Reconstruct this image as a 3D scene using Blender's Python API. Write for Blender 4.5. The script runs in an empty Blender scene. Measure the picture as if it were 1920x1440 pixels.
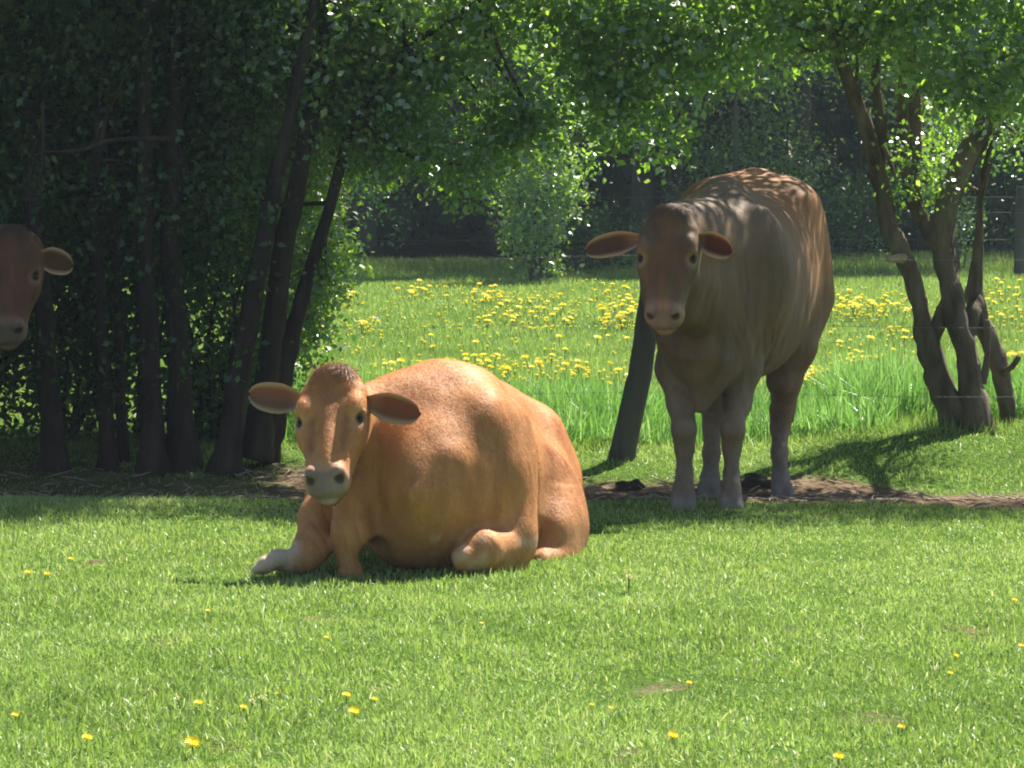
import bpy, math, random
import numpy as np
from mathutils import Vector
rng = np.random.default_rng(7); random.seed(7)
S = bpy.context.scene
COL = S.collection

# ------------------------------------------------------------------ camera, sky, sun
F = 7812.0; CAMZ = 1.6; PITCH = math.atan(464 / F)
cam_d = bpy.data.cameras.new('camera'); cam = bpy.data.objects.new('camera', cam_d); COL.objects.link(cam)
cam.location = (0, 0, CAMZ); cam.rotation_euler = (math.pi / 2 - PITCH, 0, 0)
cam_d.sensor_width = 36; cam_d.lens = F / 1920 * 36; cam_d.clip_start = .1; cam_d.clip_end = 2000
S.camera = cam
SUN_EL, SUN_AZ = math.radians(54), math.radians(33)          # azimuth measured from +Y (away) towards +X (right)
sdir = Vector((math.cos(SUN_EL) * math.sin(SUN_AZ), math.cos(SUN_EL) * math.cos(SUN_AZ), math.sin(SUN_EL)))
sl = bpy.data.lights.new('sun', 'SUN'); sl.energy = 5.0; sl.angle = math.radians(.53); sl.color = (1, .95, .87)
so = bpy.data.objects.new('sun', sl); COL.objects.link(so); so.rotation_euler = sdir.to_track_quat('Z', 'Y').to_euler()
wd = bpy.data.worlds.new('World'); S.world = wd; wd.use_nodes = True
nt = wd.node_tree; sky = nt.nodes.new('ShaderNodeTexSky'); sky.sky_type = 'NISHITA'; sky.sun_disc = False
sky.sun_elevation = SUN_EL; sky.sun_rotation = SUN_AZ
nt.links.new(sky.outputs[0], nt.nodes['Background'].inputs[0]); nt.nodes['Background'].inputs[1].default_value = .06
S.view_settings.view_transform = 'Standard'; S.view_settings.look = 'None'; S.view_settings.exposure = 1.3
S.view_settings.gamma = 1
S.render.engine = 'CYCLES'
try:
    S.cycles.pixel_filter_type = 'BLACKMAN_HARRIS'; S.cycles.filter_width = 2.0
    S.cycles.max_bounces = 6; S.cycles.transmission_bounces = 4; S.cycles.diffuse_bounces = 4
except Exception: pass

# ------------------------------------------------------------------ helpers
def W(u, v, D):
    """world point seen at photo pixel (u, v) at distance D along +Y"""
    a = (u - 960) / F; b = (v - 720) / F
    ry = math.cos(PITCH) - b * math.sin(PITCH); rz = -math.sin(PITCH) - b * math.cos(PITCH)
    k = D / ry
    return np.array([a * k, D, CAMZ + rz * k])
def sstep(a, b, x):
    t = np.clip((x - a) / (b - a), 0, 1); return t * t * (3 - 2 * t)
def _h(i, j, s):
    n = np.sin(i * 127.1 + j * 311.7 + s * 74.7) * 43758.5453
    return n - np.floor(n)
def vn(x, y, sc, seed=0):
    x = np.asarray(x, float) / sc; y = np.asarray(y, float) / sc
    i = np.floor(x); j = np.floor(y); fx = x - i; fy = y - j
    fx = fx * fx * (3 - 2 * fx); fy = fy * fy * (3 - 2 * fy)
    return (_h(i, j, seed) * (1 - fx) + _h(i + 1, j, seed) * fx) * (1 - fy) + (_h(i, j + 1, seed) * (1 - fx) + _h(i + 1, j + 1, seed) * fx) * fy
def gh(x, y):
    """ground height"""
    x = np.asarray(x, float); y = np.asarray(y, float)
    z = -.06 * np.exp(-((y - 19.1) / .55) ** 2)
    z = z + (.05 + .10 * sstep(.9, 2.3, x)) * sstep(19.6, 20.9, y + .25 * (vn(x, y, 1.1, 3) - .5)) * (1 - .6 * sstep(23, 28, y))
    z = z + .02 * (vn(x, y, .6, 1) - .5) * sstep(6, 9, y) + .05 * (vn(x, y, 3, 2) - .5) * sstep(19.5, 26, y)
    z = z + .35 * sstep(46, 60, y) * vn(x, y, 7, 5)
    return z
def ground_px(u, v):
    D = 15.
    for _ in range(60):
        p = W(u, v, D); z = float(gh(p[0], D))
        Dn = (CAMZ - z) * D / max(CAMZ - p[2], 1e-3)
        D += .5 * (Dn - D)
    p = W(u, v, D); return np.array([p[0], D, float(gh(p[0], D))])

def link(name, me, parent=None, loc=None, mats=()):
    o = bpy.data.objects.new(name, me); COL.objects.link(o)
    for m in mats: me.materials.append(m)
    if parent: o.parent = parent
    if loc is not None: o.location = loc
    return o
def empty(name, loc, label, cat, group=None):
    o = bpy.data.objects.new(name, None); COL.objects.link(o); o.location = [float(c) for c in loc]
    o.empty_display_size = .1; tag(o, label, cat, group); return o
def tag(o, label=None, cat=None, group=None, kind=None):
    if label: o['label'] = label
    if cat: o['category'] = cat
    if group: o['group'] = group
    if kind: o['kind'] = kind
    return o
def mesh_np(name, verts, faces, smooth=False, attr=None, color=None, matidx=None):
    """faces: (n,k) array or list of arrays"""
    me = bpy.data.meshes.new(name)
    fl = faces if isinstance(faces, list) else [faces]
    fl = [np.asarray(f, np.int32) for f in fl if len(f)]
    verts = np.ascontiguousarray(verts, np.float32)
    me.vertices.add(len(verts)); me.vertices.foreach_set('co', verts.ravel())
    loops = np.concatenate([f.ravel() for f in fl]); tot = np.concatenate([np.full(len(f), f.shape[1], np.int32) for f in fl])
    me.loops.add(len(loops)); me.loops.foreach_set('vertex_index', loops)
    me.polygons.add(len(tot)); me.polygons.foreach_set('loop_start', np.concatenate([[0], np.cumsum(tot)[:-1]]).astype(np.int32))
    if smooth: me.polygons.foreach_set('use_smooth', np.ones(len(tot), bool))
    if matidx is not None: me.polygons.foreach_set('material_index', np.asarray(matidx, np.int32))
    me.update(calc_edges=True); me.validate(clean_customdata=False)
    if attr is not None:
        for k, a in attr.items():
            at = me.attributes.new(k, 'FLOAT', 'POINT'); at.data.foreach_set('value', np.asarray(a, np.float32))
    if color is not None:
        ca = me.attributes.new('pigment', 'FLOAT_COLOR', 'POINT')
        c4 = np.ones((len(verts), 4), np.float32); c4[:, :3] = color; ca.data.foreach_set('color', c4.ravel())
    return me

# ------------------------------------------------------------------ materials
def newmat(name):
    m = bpy.data.materials.new(name); m.use_nodes = True; n = m.node_tree; n.nodes.clear()
    out = n.nodes.new('ShaderNodeOutputMaterial'); return m, n, out
def N(n, t, **kw):
    x = n.nodes.new(t)
    for k, v in kw.items(): setattr(x, k, v)
    return x
def ramp(n, fac, stops):
    r = n.nodes.new('ShaderNodeValToRGB'); el = r.color_ramp.elements
    el[0].position, el[0].color = stops[0][0], (*stops[0][1], 1); el[1].position, el[1].color = stops[-1][0], (*stops[-1][1], 1)
    for p, c in stops[1:-1]:
        e = el.new(p); e.color = (*c, 1)
    n.links.new(fac, r.inputs[0]); return r.outputs[0]
def leafy(name, stops, tr_gain=(1.6, 1.9, .7), tmix=.45, gloss=.08, rough=.35):
    m, n, out = newmat(name); L = n.links.new
    a = N(n, 'ShaderNodeAttribute', attribute_name='rnd'); c = ramp(n, a.outputs['Fac'], stops)
    d = N(n, 'ShaderNodeBsdfDiffuse'); L(c, d.inputs[0])
    t = N(n, 'ShaderNodeBsdfTranslucent'); g = N(n, 'ShaderNodeMix', data_type='RGBA', blend_type='MULTIPLY'); g.inputs[0].default_value = 1
    L(c, g.inputs[6]); g.inputs[7].default_value = (*tr_gain, 1); L(g.outputs[2], t.inputs[0])
    mx = N(n, 'ShaderNodeMixShader'); mx.inputs[0].default_value = tmix; L(d.outputs[0], mx.inputs[1]); L(t.outputs[0], mx.inputs[2])
    gl = N(n, 'ShaderNodeBsdfGlossy'); gl.inputs['Roughness'].default_value = rough; gl.inputs[0].default_value = (.9, .95, .9, 1)
    m2 = N(n, 'ShaderNodeMixShader'); m2.inputs[0].default_value = gloss; L(mx.outputs[0], m2.inputs[1]); L(gl.outputs[0], m2.inputs[2])
    L(m2.outputs[0], out.inputs[0]); return m
M = {}
M['leaf'] = leafy('hawthorn_leaf', [(0, (.04, .09, .022)), (.5, (.095, .20, .036)), (.85, (.18, .31, .065)), (1, (.36, .46, .2))], gloss=.14, tmix=.58, rough=.4, tr_gain=(2.6, 2.3, .8))
M['leaf_shade'] = leafy('shade_darkened_leaf', [(0, (.022, .055, .018)), (.6, (.04, .10, .026)), (1, (.11, .2, .06))], gloss=.04, tmix=.5, tr_gain=(2.2, 2.2, .8))  # darker, duller copy of the hawthorn leaf; thicket shade painted into it
M['leaf_far'] = leafy('woodland_leaf', [(0, (.022, .065, .024)), (.6, (.045, .115, .035)), (1, (.09, .19, .05))], gloss=.05)
M['grass'] = leafy('pasture_blade', [(0, (.13, .20, .045)), (.45, (.265, .365, .09)), (.8, (.355, .46, .16)), (.92, (.45, .50, .22)), (1, (.62, .58, .38))], tmix=.42, gloss=.03, rough=.4, tr_gain=(1.25, 1.35, .8))
M['grass_tall'] = leafy('lush_blade', [(0, (.07, .17, .035)), (.6, (.16, .30, .07)), (1, (.34, .46, .22))], tmix=.45, gloss=.07, rough=.4, tr_gain=(1.3, 1.5, .8))
M['petal'] = leafy('yellow_petal', [(0, (.80, .64, .02)), (1, (.88, .76, .05))], tmix=.3, gloss=.02, tr_gain=(1, 1, 1))
M['white_petal'] = leafy('white_petal', [(0, (.7, .7, .68)), (1, (.8, .8, .8))], tmix=.3, gloss=.02, tr_gain=(1, 1, 1))
def princ(name, col, rough=.8, noise=None, bump=0, bscale=40, stretch=None, c2=None, nscale=8, spec=.3):
    m, n, out = newmat(name); L = n.links.new
    b = N(n, 'ShaderNodeBsdfPrincipled'); b.inputs['Roughness'].default_value = rough; b.inputs['Specular IOR Level'].default_value = spec
    tc = N(n, 'ShaderNodeTexCoord'); mp = N(n, 'ShaderNodeMapping'); L(tc.outputs['Object'], mp.inputs[0])
    if stretch: mp.inputs['Scale'].default_value = stretch
    nz = N(n, 'ShaderNodeTexNoise'); nz.inputs['Scale'].default_value = nscale; nz.inputs['Detail'].default_value = 6; L(mp.outputs[0], nz.inputs['Vector'])
    L(ramp(n, nz.outputs['Fac'], [(.3, col), (.7, c2 or col)]), b.inputs['Base Color'])
    if bump:
        n2 = N(n, 'ShaderNodeTexNoise'); n2.inputs['Scale'].default_value = bscale; n2.inputs['Detail'].default_value = 8; L(mp.outputs[0], n2.inputs['Vector'])
        bp = N(n, 'ShaderNodeBump'); bp.inputs['Strength'].default_value = 1; bp.inputs['Distance'].default_value = bump
        L(n2.outputs['Fac'], bp.inputs['Height']); L(bp.outputs[0], b.inputs['Normal'])
    L(b.outputs[0], out.inputs[0]); return m
M['bark'] = princ('fissured_bark', (.028, .021, .016), .95, bump=.035, bscale=16, stretch=(1, 1, .3), c2=(.07, .055, .042), nscale=14, spec=.1)  # darkened for the thicket stems, their shade painted into the bark
M['bark_light'] = princ('pale_fissured_bark', (.05, .038, .028), .95, bump=.04, bscale=14, stretch=(1, 1, .3), c2=(.20, .16, .115), nscale=13, spec=.1)  # lighter bark copy for the right tree, sunlit look painted in
M['bark_far'] = princ('woodland_bark', (.05, .045, .04), .9, bump=.02, bscale=12, stretch=(1, 1, .25), c2=(.14, .13, .11), nscale=5)
M['post'] = princ('weathered_post', (.05, .043, .035), .9, bump=.006, bscale=40, stretch=(1, 1, .12), c2=(.12, .11, .09), nscale=12)
M['wire'] = princ('rusty_wire', (.10, .09, .08), .6, c2=(.2, .18, .16), nscale=3)
M['stem'] = princ('flower_stem', (.12, .2, .05), .7)
M['wood_pale'] = princ('broken_wood', (.3, .24, .16), .8, c2=(.42, .34, .24), nscale=30, bump=.003)
M['eye'] = princ('wet_eye', (.008, .006, .005), .2, spec=.4)
M['dung'] = princ('dark_clod', (.03, .024, .016), .95, c2=(.07, .055, .035), bump=.02, bscale=18, nscale=10)

def ground_mat():
    m, n, out = newmat('pasture_soil'); L = n.links.new
    b = N(n, 'ShaderNodeBsdfPrincipled'); b.inputs['Roughness'].default_value = 1; b.inputs['Specular IOR Level'].default_value = 0
    tc = N(n, 'ShaderNodeTexCoord')
    n1 = N(n, 'ShaderNodeTexNoise'); n1.inputs['Scale'].default_value = 6; n1.inputs['Detail'].default_value = 8; L(tc.outputs['Object'], n1.inputs[0])
    n2 = N(n, 'ShaderNodeTexNoise'); n2.inputs['Scale'].default_value = 45; n2.inputs['Detail'].default_value = 6; L(tc.outputs['Object'], n2.inputs[0])
    soil = ramp(n, n1.outputs['Fac'], [(.3, (.085, .058, .036)), (.55, (.2, .14, .09)), (.75, (.31, .235, .16))])
    gr = ramp(n, n2.outputs['Fac'], [(.3, (.05, .09, .02)), (.7, (.10, .18, .035))])
    at = N(n, 'ShaderNodeAttribute', attribute_name='bare'); mx = N(n, 'ShaderNodeMix', data_type='RGBA'); L(at.outputs['Fac'], mx.inputs[0])
    L(gr, mx.inputs[6]); L(soil, mx.inputs[7])
    a2 = N(n, 'ShaderNodeAttribute', attribute_name='wood'); m3 = N(n, 'ShaderNodeMix', data_type='RGBA'); L(a2.outputs['Fac'], m3.inputs[0])
    L(mx.outputs[2], m3.inputs[6]); L(ramp(n, n1.outputs['Fac'], [(.3, (.02, .018, .01)), (.7, (.04, .045, .02))]), m3.inputs[7]); L(m3.outputs[2], b.inputs['Base Color'])
    bp = N(n, 'ShaderNodeBump'); bp.inputs['Distance'].default_value = .03; L(n2.outputs['Fac'], bp.inputs['Height']); L(bp.outputs[0], b.inputs['Normal'])
    L(b.outputs[0], out.inputs[0]); return m
M['ground'] = ground_mat()

def hide_mat():
    m, n, out = newmat('cow_hide'); L = n.links.new
    b = N(n, 'ShaderNodeBsdfPrincipled'); b.inputs['Roughness'].default_value = .62; b.inputs['Specular IOR Level'].default_value = .25
    b.inputs['Sheen Weight'].default_value = .05; b.inputs['Sheen Roughness'].default_value = .4; b.inputs['Sheen Tint'].default_value = (1, .8, .6, 1)
    a = N(n, 'ShaderNodeAttribute', attribute_name='pigment'); tc = N(n, 'ShaderNodeTexCoord')
    mp = N(n, 'ShaderNodeMapping'); mp.inputs['Scale'].default_value = (1, 1, .28); L(tc.outputs['Object'], mp.inputs[0])
    nz = N(n, 'ShaderNodeTexNoise'); nz.inputs['Scale'].default_value = 16; nz.inputs['Detail'].default_value = 7; nz.inputs['Roughness'].default_value = .65; L(mp.outputs[0], nz.inputs['Vector'])
    r = ramp(n, nz.outputs['Fac'], [(.3, (.66, .60, .54)), (.7, (1.22, 1.18, 1.12))])
    mx = N(n, 'ShaderNodeMix', data_type='RGBA', blend_type='MULTIPLY'); mx.inputs[0].default_value = .8; L(a.outputs['Color'], mx.inputs[6]); L(r, mx.inputs[7])
    L(mx.outputs[2], b.inputs['Base Color'])
    n2 = N(n, 'ShaderNodeTexNoise'); n2.inputs['Scale'].default_value = 120; n2.inputs['Detail'].default_value = 4; L(mp.outputs[0], n2.inputs['Vector'])
    b1 = N(n, 'ShaderNodeBump'); b1.inputs['Distance'].default_value = .012; b1.inputs['Strength'].default_value = .5; L(nz.outputs['Fac'], b1.inputs['Height'])
    b2 = N(n, 'ShaderNodeBump'); b2.inputs['Distance'].default_value = .003; b2.inputs['Strength'].default_value = .7; L(n2.outputs['Fac'], b2.inputs['Height']); L(b1.outputs[0], b2.inputs['Normal'])
    L(b2.outputs[0], b.inputs['Normal']); L(b.outputs[0], out.inputs[0]); return m
M['hide'] = hide_mat()
def ear_mat():
    m, n, out = newmat('cow_ear'); L = n.links.new
    a = N(n, 'ShaderNodeAttribute', attribute_name='pigment')
    d = N(n, 'ShaderNodeBsdfDiffuse'); L(a.outputs['Color'], d.inputs[0]); t = N(n, 'ShaderNodeBsdfTranslucent'); t.inputs[0].default_value = (.50, .2, .1, 1)
    mx = N(n, 'ShaderNodeMixShader'); mx.inputs[0].default_value = .18; L(d.outputs[0], mx.inputs[1]); L(t.outputs[0], mx.inputs[2]); L(mx.outputs[0], out.inputs[0]); return m
M['ear'] = ear_mat()

# ------------------------------------------------------------------ ground
SPOTS = [(*ground_px(a, b_)[:2], r_) for a, b_, r_ in ((600, 1160, .07), (1230, 1290, .08), (1820, 1186, .10), (1640, 1352, .08), (1160, 1415, .07), (180, 1055, .06), (700, 1285, .06), (1350, 1085, .05), (900, 1300, .05), (420, 1400, .05), (1480, 1180, .05), (300, 1210, .05))]
def bare_mask(x, y):
    """1 where the hedge foot is trodden to soil"""
    x = np.asarray(x, float); y = np.asarray(y, float)
    n1 = vn(x, y, .35, 11); n2 = vn(x, y, .12, 12)
    edge0 = 18.25 + .35 * (vn(x, y, .8, 13) - .5) - .25 * sstep(1.3, 2.2, x) + .1 * sstep(-.6, -1.4, x)
    edge1 = 19.65 + .7 * (vn(x, y * .3, .5, 14) - .5) + .4 * sstep(-.9, -1.4, x) - .25 * sstep(1.2, 2., x)
    b = sstep(edge0 - .12, edge0 + .12, y) * (1 - sstep(edge1 - .15, edge1 + .15, y))
    b = b * (.75 + .9 * (n1 * .6 + n2 * .4))
    b = b * (1 - .55 * sstep(-.8, -1.2, x))
    for sx, sy, sr in SPOTS: b = np.maximum(b, 1.1 * np.exp(-(((x - sx) / sr) ** 2 + ((y - sy) / (sr * 1.8)) ** 2) ** 1.5) * sstep(.35, .75, vn(x, y, .035, 15)) * (.5 + n2))
    return np.clip(b, 0, 1)
def build_ground():
    ys = np.concatenate([np.linspace(-3, 9, 30), np.linspace(9.1, 24, 300), np.linspace(24.2, 70, 160), [74, 80]])
    xs = np.concatenate([[-40, -25, -18], np.linspace(-12, -3.6, 30), np.linspace(-3.5, 3.5, 150), np.linspace(3.6, 12, 30), [18, 25, 40]])
    X, Y = np.meshgrid(xs, ys, indexing='ij'); Z = gh(X, Y); b = bare_mask(X, Y)
    Z = Z + b * .035 * (vn(X, Y, .09, 21) - .5)
    V = np.stack([X, Y, Z], -1).reshape(-1, 3); nx, ny = X.shape
    i = (np.arange(nx - 1)[:, None] * ny + np.arange(ny - 1)).ravel()
    q = np.stack([i, i + ny, i + ny + 1, i + 1], 1)
    wood = sstep(48.5, 51, V[:, 1] + 2 * (vn(V[:, 0], V[:, 1], 3, 9) - .5))
    me = mesh_np('ground', V, q, True, attr={'bare': b.ravel(), 'wood': wood})
    tag(link('ground', me, mats=[M['ground']]), kind='structure')
build_ground()

# ------------------------------------------------------------------ grass
def blades(px, py, hgt, wid, lean=.5, curl=.4, two=True, base=None):
    n = len(px); z0 = gh(px, py) - .004 if base is None else base
    a = rng.uniform(0, 2 * np.pi, n); ld = rng.uniform(0, 2 * np.pi, n); ln = np.abs(rng.normal(0, lean, n)).clip(0, 1.3)
    P0 = np.stack([px, py, z0], 1); side = np.stack([np.cos(a), np.sin(a), 0 * a], 1) * (wid / 2)[:, None]
    ldv = np.stack([np.cos(ld), np.sin(ld), 0 * a], 1)
    def pt(t):
        off = ldv * (hgt * (np.sin(ln) * t + curl * ln * t * t))[:, None]; off[:, 2] = hgt * t * np.cos(ln * (.6 + .6 * t))
        return P0 + off
    if two:
        m = pt(.55); V = np.stack([P0 - side, P0 + side, m + side * .85, m - side * .85, pt(1.)], 1).reshape(-1, 3)
        i = np.arange(n) * 5
        return V, [np.stack([i, i + 1, i + 2, i + 3], 1), np.stack([i + 3, i + 2, i + 4], 1)], 5
    V = np.stack([P0 - side, P0 + side, pt(1.)], 1).reshape(-1, 3); i = np.arange(n) * 3
    return V, [np.stack([i, i + 1, i + 2], 1)], 3
def grass_obj(name, px, py, hgt, wid, rnd, mat, label, **kw):
    V, f, k = blades(px, py, hgt, wid, **kw)
    me = mesh_np(name, V, f, False, attr={'rnd': np.repeat(rnd, k)})
    o = link(name, me, mats=[mat]); tag(o, label, 'grass', kind='stuff'); return o
def tone(px, py):
    r = .46 + .36 * (vn(px, py, .55, 31) - .5) + .35 * (vn(px, py, .16, 32) - .5) + .22 * (vn(px, py, 1.9, 36) - .5) + rng.normal(0, .23, len(px))
    r = np.where(rng.random(len(px)) < .07, rng.uniform(.9, 1, len(px)), r.clip(0, .92)); return r
def fld(n, y0, y1, mx, pw=1.0):
    py = y0 + (y1 - y0) * rng.random(n) ** pw; hw = py * .1229 + mx
    return rng.uniform(-1, 1, n) * hw, py
# near sward
px, py = fld(400000, 9.9, 20.9, .8, 1.08)
b = bare_mask(px, py); keep = rng.random(len(px)) > b * 1.25
thin = vn(px, py, .3, 41) * .6 + vn(px, py, .1, 42) * .4
keep &= (thin < .80) | (rng.random(len(px)) < .25)
px, py = px[keep], py[keep]
h = (.012 + .014 * vn(px, py, .22, 33) ** 1.3 + .013 * vn(px, py, 1.1, 34)) * rng.uniform(.55, 1.35, len(px))
h = np.where(rng.random(len(px)) < .012, h * 1.8, h)
h *= (1 - .35 * b[keep])
grass_obj('grazed_grass', px, py, h, rng.uniform(.0028, .0058, len(px)), tone(px, py), M['grass'], 'short sunlit grazed grass in front of the cows', lean=.85)
# far field
px, py = fld(300000, 20.6, 52, 1.2, 1.25)
h = (.03 + .055 * vn(px, py, .7, 35)) * rng.uniform(.6, 1.3, len(px)) * (1 + .9 * np.exp(-((py - 49) / 2.) ** 2))
grass_obj('meadow_grass', px, py, h, rng.uniform(.005, .009, len(px)) * (py / 30).clip(.8, 1.6), tone(px, py) * .9, M['grass'], 'bright meadow grass in the field beyond the wire fence', two=False)
# uncut strip under the fence
n = 26000; px = rng.uniform(-1.3, 3.6, n); py = 20.75 + 1.7 * rng.random(n) ** .9 + .25 * (vn(px, px * 0, .5, 51) - .5)
cl = vn(px, py, .3, 52); k = rng.random(n) < (.25 + cl * 1.1) * (1 - sstep(1.75, 2.0, px) * (1 - sstep(2.6, 2.9, px)) * (py < 21.2)); px, py, cl = px[k], py[k], cl[k]
h = (.10 + .20 * cl * sstep(20.7, 21.4, py) + .05) * rng.uniform(.6, 1.25, len(px))
grass_obj('tall_grass', px, py, h, rng.uniform(.006, .011, len(px)), (.3 + .55 * cl + rng.normal(0, .2, len(px))).clip(0, 1), M['grass_tall'], 'lush uncut green grass along the foot of the wire fence', lean=.35, curl=.5)

# ------------------------------------------------------------------ implicit-surface modelling (for the cows)
class Field:
    def __init__(s, lo, hi, r):
        s.lo = np.array(lo, np.float32); s.r = r; s.n = np.ceil((np.array(hi) - lo) / r).astype(int) + 1
        s.a = np.full(s.n, 1., np.float32)
    def sub(s, lo, hi):
        i0 = np.clip(np.floor((np.array(lo) - s.lo) / s.r).astype(int), 0, s.n); i1 = np.clip(np.ceil((np.array(hi) - s.lo) / s.r).astype(int) + 1, 0, s.n)
        ax = [(s.lo[k] + s.r * np.arange(i0[k], i1[k])).astype(np.float32) for k in range(3)]
        return tuple(slice(i0[k], i1[k]) for k in range(3)), np.meshgrid(*ax, indexing='ij', sparse=True)
    def comb(s, sl, d, k, cut=False):
        a = s.a[sl]
        if cut: a_, b_ = -a, d
        else: a_, b_ = a, d
        h = np.maximum(k - np.abs(a_ - b_), 0) / k
        r = np.minimum(a_, b_) - h * h * k * .25
        s.a[sl] = -r if cut else r
    def cone(s, a, b, ra, rb, k=.04, flat=None, cut=False):
        """tapered capsule; flat=(axis, factor) widens it along an axis"""
        a = np.array(a, float); b = np.array(b, float); R = max(ra, rb) * (max(flat[1], 1) if flat else 1) + k + .03
        sl, (X, Y, Z) = s.sub(np.minimum(a, b) - R, np.maximum(a, b) + R)
        px, py, pz = X - a[0], Y - a[1], Z - a[2]; ba = b - a
        h = np.clip((px * ba[0] + py * ba[1] + pz * ba[2]) / max(ba @ ba, 1e-9), 0, 1)
        qx, qy, qz = px - ba[0] * h, py - ba[1] * h, pz - ba[2] * h
        d2 = qx * qx + qy * qy + qz * qz
        if flat:
            w = np.array(flat[0], float); w /= np.linalg.norm(w); c = qx * w[0] + qy * w[1] + qz * w[2]
            d2 = d2 - c * c + (c / flat[1]) ** 2
        s.comb(sl, np.sqrt(np.maximum(d2, 0)) - (ra + (rb - ra) * h), k, cut)
    def path(s, pts, k=.04, flat=None):
        for (p, r), (q, t) in zip(pts[:-1], pts[1:]): s.cone(p, q, r, t, k, flat)
    def ell(s, c, rad, fr=None, k=.04, cut=False):
        c = np.array(c, float); R = max(rad) + k + .03; fr = np.eye(3) if fr is None else fr
        sl, (X, Y, Z) = s.sub(c - R, c + R); p = (X - c[0], Y - c[1], Z - c[2])
        q = [p[0] * f[0] + p[1] * f[1] + p[2] * f[2] for f in fr]
        k0 = np.sqrt(sum((q[i] / rad[i]) ** 2 for i in range(3))); k1 = np.sqrt(sum((q[i] / rad[i] ** 2) ** 2 for i in range(3))) + 1e-6
        s.comb(sl, k0 * (k0 - 1) / k1, k, cut)
    def loft(s, A, e, l, u, st, k=.05):
        """st rows: t, lateral centre, axis height, half width, up, down, exponent up, exponent down"""
        st = np.array(st, float); t0, t1 = st[0, 0], st[-1, 0]; T = np.linspace(t0, t1, 160)
        g = np.exp(-np.linspace(-2, 2, 15) ** 2); g /= g.sum()
        C = []
        for j in range(1, 8):
            c = np.interp(T, st[:, 0], st[:, j]); C.append(np.convolve(np.pad(c, 7, mode='reflect', reflect_type='odd'), g, 'valid'))
        A = np.array(A, float); R = st[:, 3:6].max() + k + .05; Rm = max(abs(st[:, 2]).max(), abs(st[:, 1]).max())
        ends = np.array([A + e * t0, A + e * t1]); sl, (X, Y, Z) = s.sub(ends.min(0) - R - Rm, ends.max(0) + R + Rm)
        px, py, pz = X - A[0], Y - A[1], Z - A[2]
        t = px * e[0] + py * e[1] + pz * e[2]; x = px * l[0] + py * l[1] + pz * l[2]; z = px * u[0] + py * u[1] + pz * u[2]
        cx, cz, w, hu, hd, pu, pd = [np.interp(t, T, c).astype(np.float32) for c in C]
        x = x - cx; z = z - cz; up = z > 0; h = np.where(up, hu, hd); p = np.where(up, pu, pd)
        w = np.maximum(w, .01); h = np.maximum(h, .01)
        q = (np.abs(x / w) ** p + np.abs(z / h) ** p) ** (1 / p)
        d = (q - 1) * np.minimum(w, h); dt = np.maximum(np.maximum(t0 - t, t - t1), 0)
        d = np.where(dt > 0, np.sqrt(np.maximum(d, 0) ** 2 + dt ** 2), d)
        s.comb(sl, d.astype(np.float32), k)
    def mesh(s):
        f = s.a; n = np.array(f.shape); ins = f < 0
        c = np.zeros(n - 1, np.int8)
        for dx in (0, 1):
            for dy in (0, 1):
                for dz in (0, 1): c += ins[dx:n[0] - 1 + dx, dy:n[1] - 1 + dy, dz:n[2] - 1 + dz]
        act = (c > 0) & (c < 8); ci = np.argwhere(act); idx = np.full(act.shape, -1, np.int64); idx[act] = np.arange(len(ci))
        P = np.zeros((len(ci), 3)); cnt = np.zeros(len(ci)); corners = [(a, b, d) for a in (0, 1) for b in (0, 1) for d in (0, 1)]
        val = {k: f[ci[:, 0] + k[0], ci[:, 1] + k[1], ci[:, 2] + k[2]] for k in corners}
        for a in corners:
            for ax in range(3):
                if a[ax]: continue
                b = list(a); b[ax] = 1; b = tuple(b); va, vb = val[a], val[b]; m = (va < 0) != (vb < 0)
                t = va[m] / (va[m] - vb[m]); q = np.tile(np.array(a, float), (m.sum(), 1)); q[:, ax] += t; P[m] += q; cnt[m] += 1
        P = (P / cnt[:, None] + ci) * s.r + s.lo
        Q = []
        for ax in range(3):
            o = [k for k in range(3) if k != ax]
            A = ins.take(range(n[ax] - 1), ax); B = ins.take(range(1, n[ax]), ax)
            e = np.argwhere(A != B); e = e[(e[:, o[0]] > 0) & (e[:, o[1]] > 0) & (e[:, o[0]] < n[o[0]] - 1) & (e[:, o[1]] < n[o[1]] - 1)]
            sg = ins[e[:, 0], e[:, 1], e[:, 2]]
            def cell(d0, d1):
                x = e.copy(); x[:, o[0]] -= d0; x[:, o[1]] -= d1; return idx[x[:, 0], x[:, 1], x[:, 2]]
            q = np.stack([cell(1, 1), cell(0, 1), cell(0, 0), cell(1, 0)], 1)
            flip = sg if ax != 1 else ~sg
            q[~flip] = q[~flip][:, ::-1]; Q.append(q)
        Q = np.concatenate(Q); return P, Q[(Q >= 0).all(1)]

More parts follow.
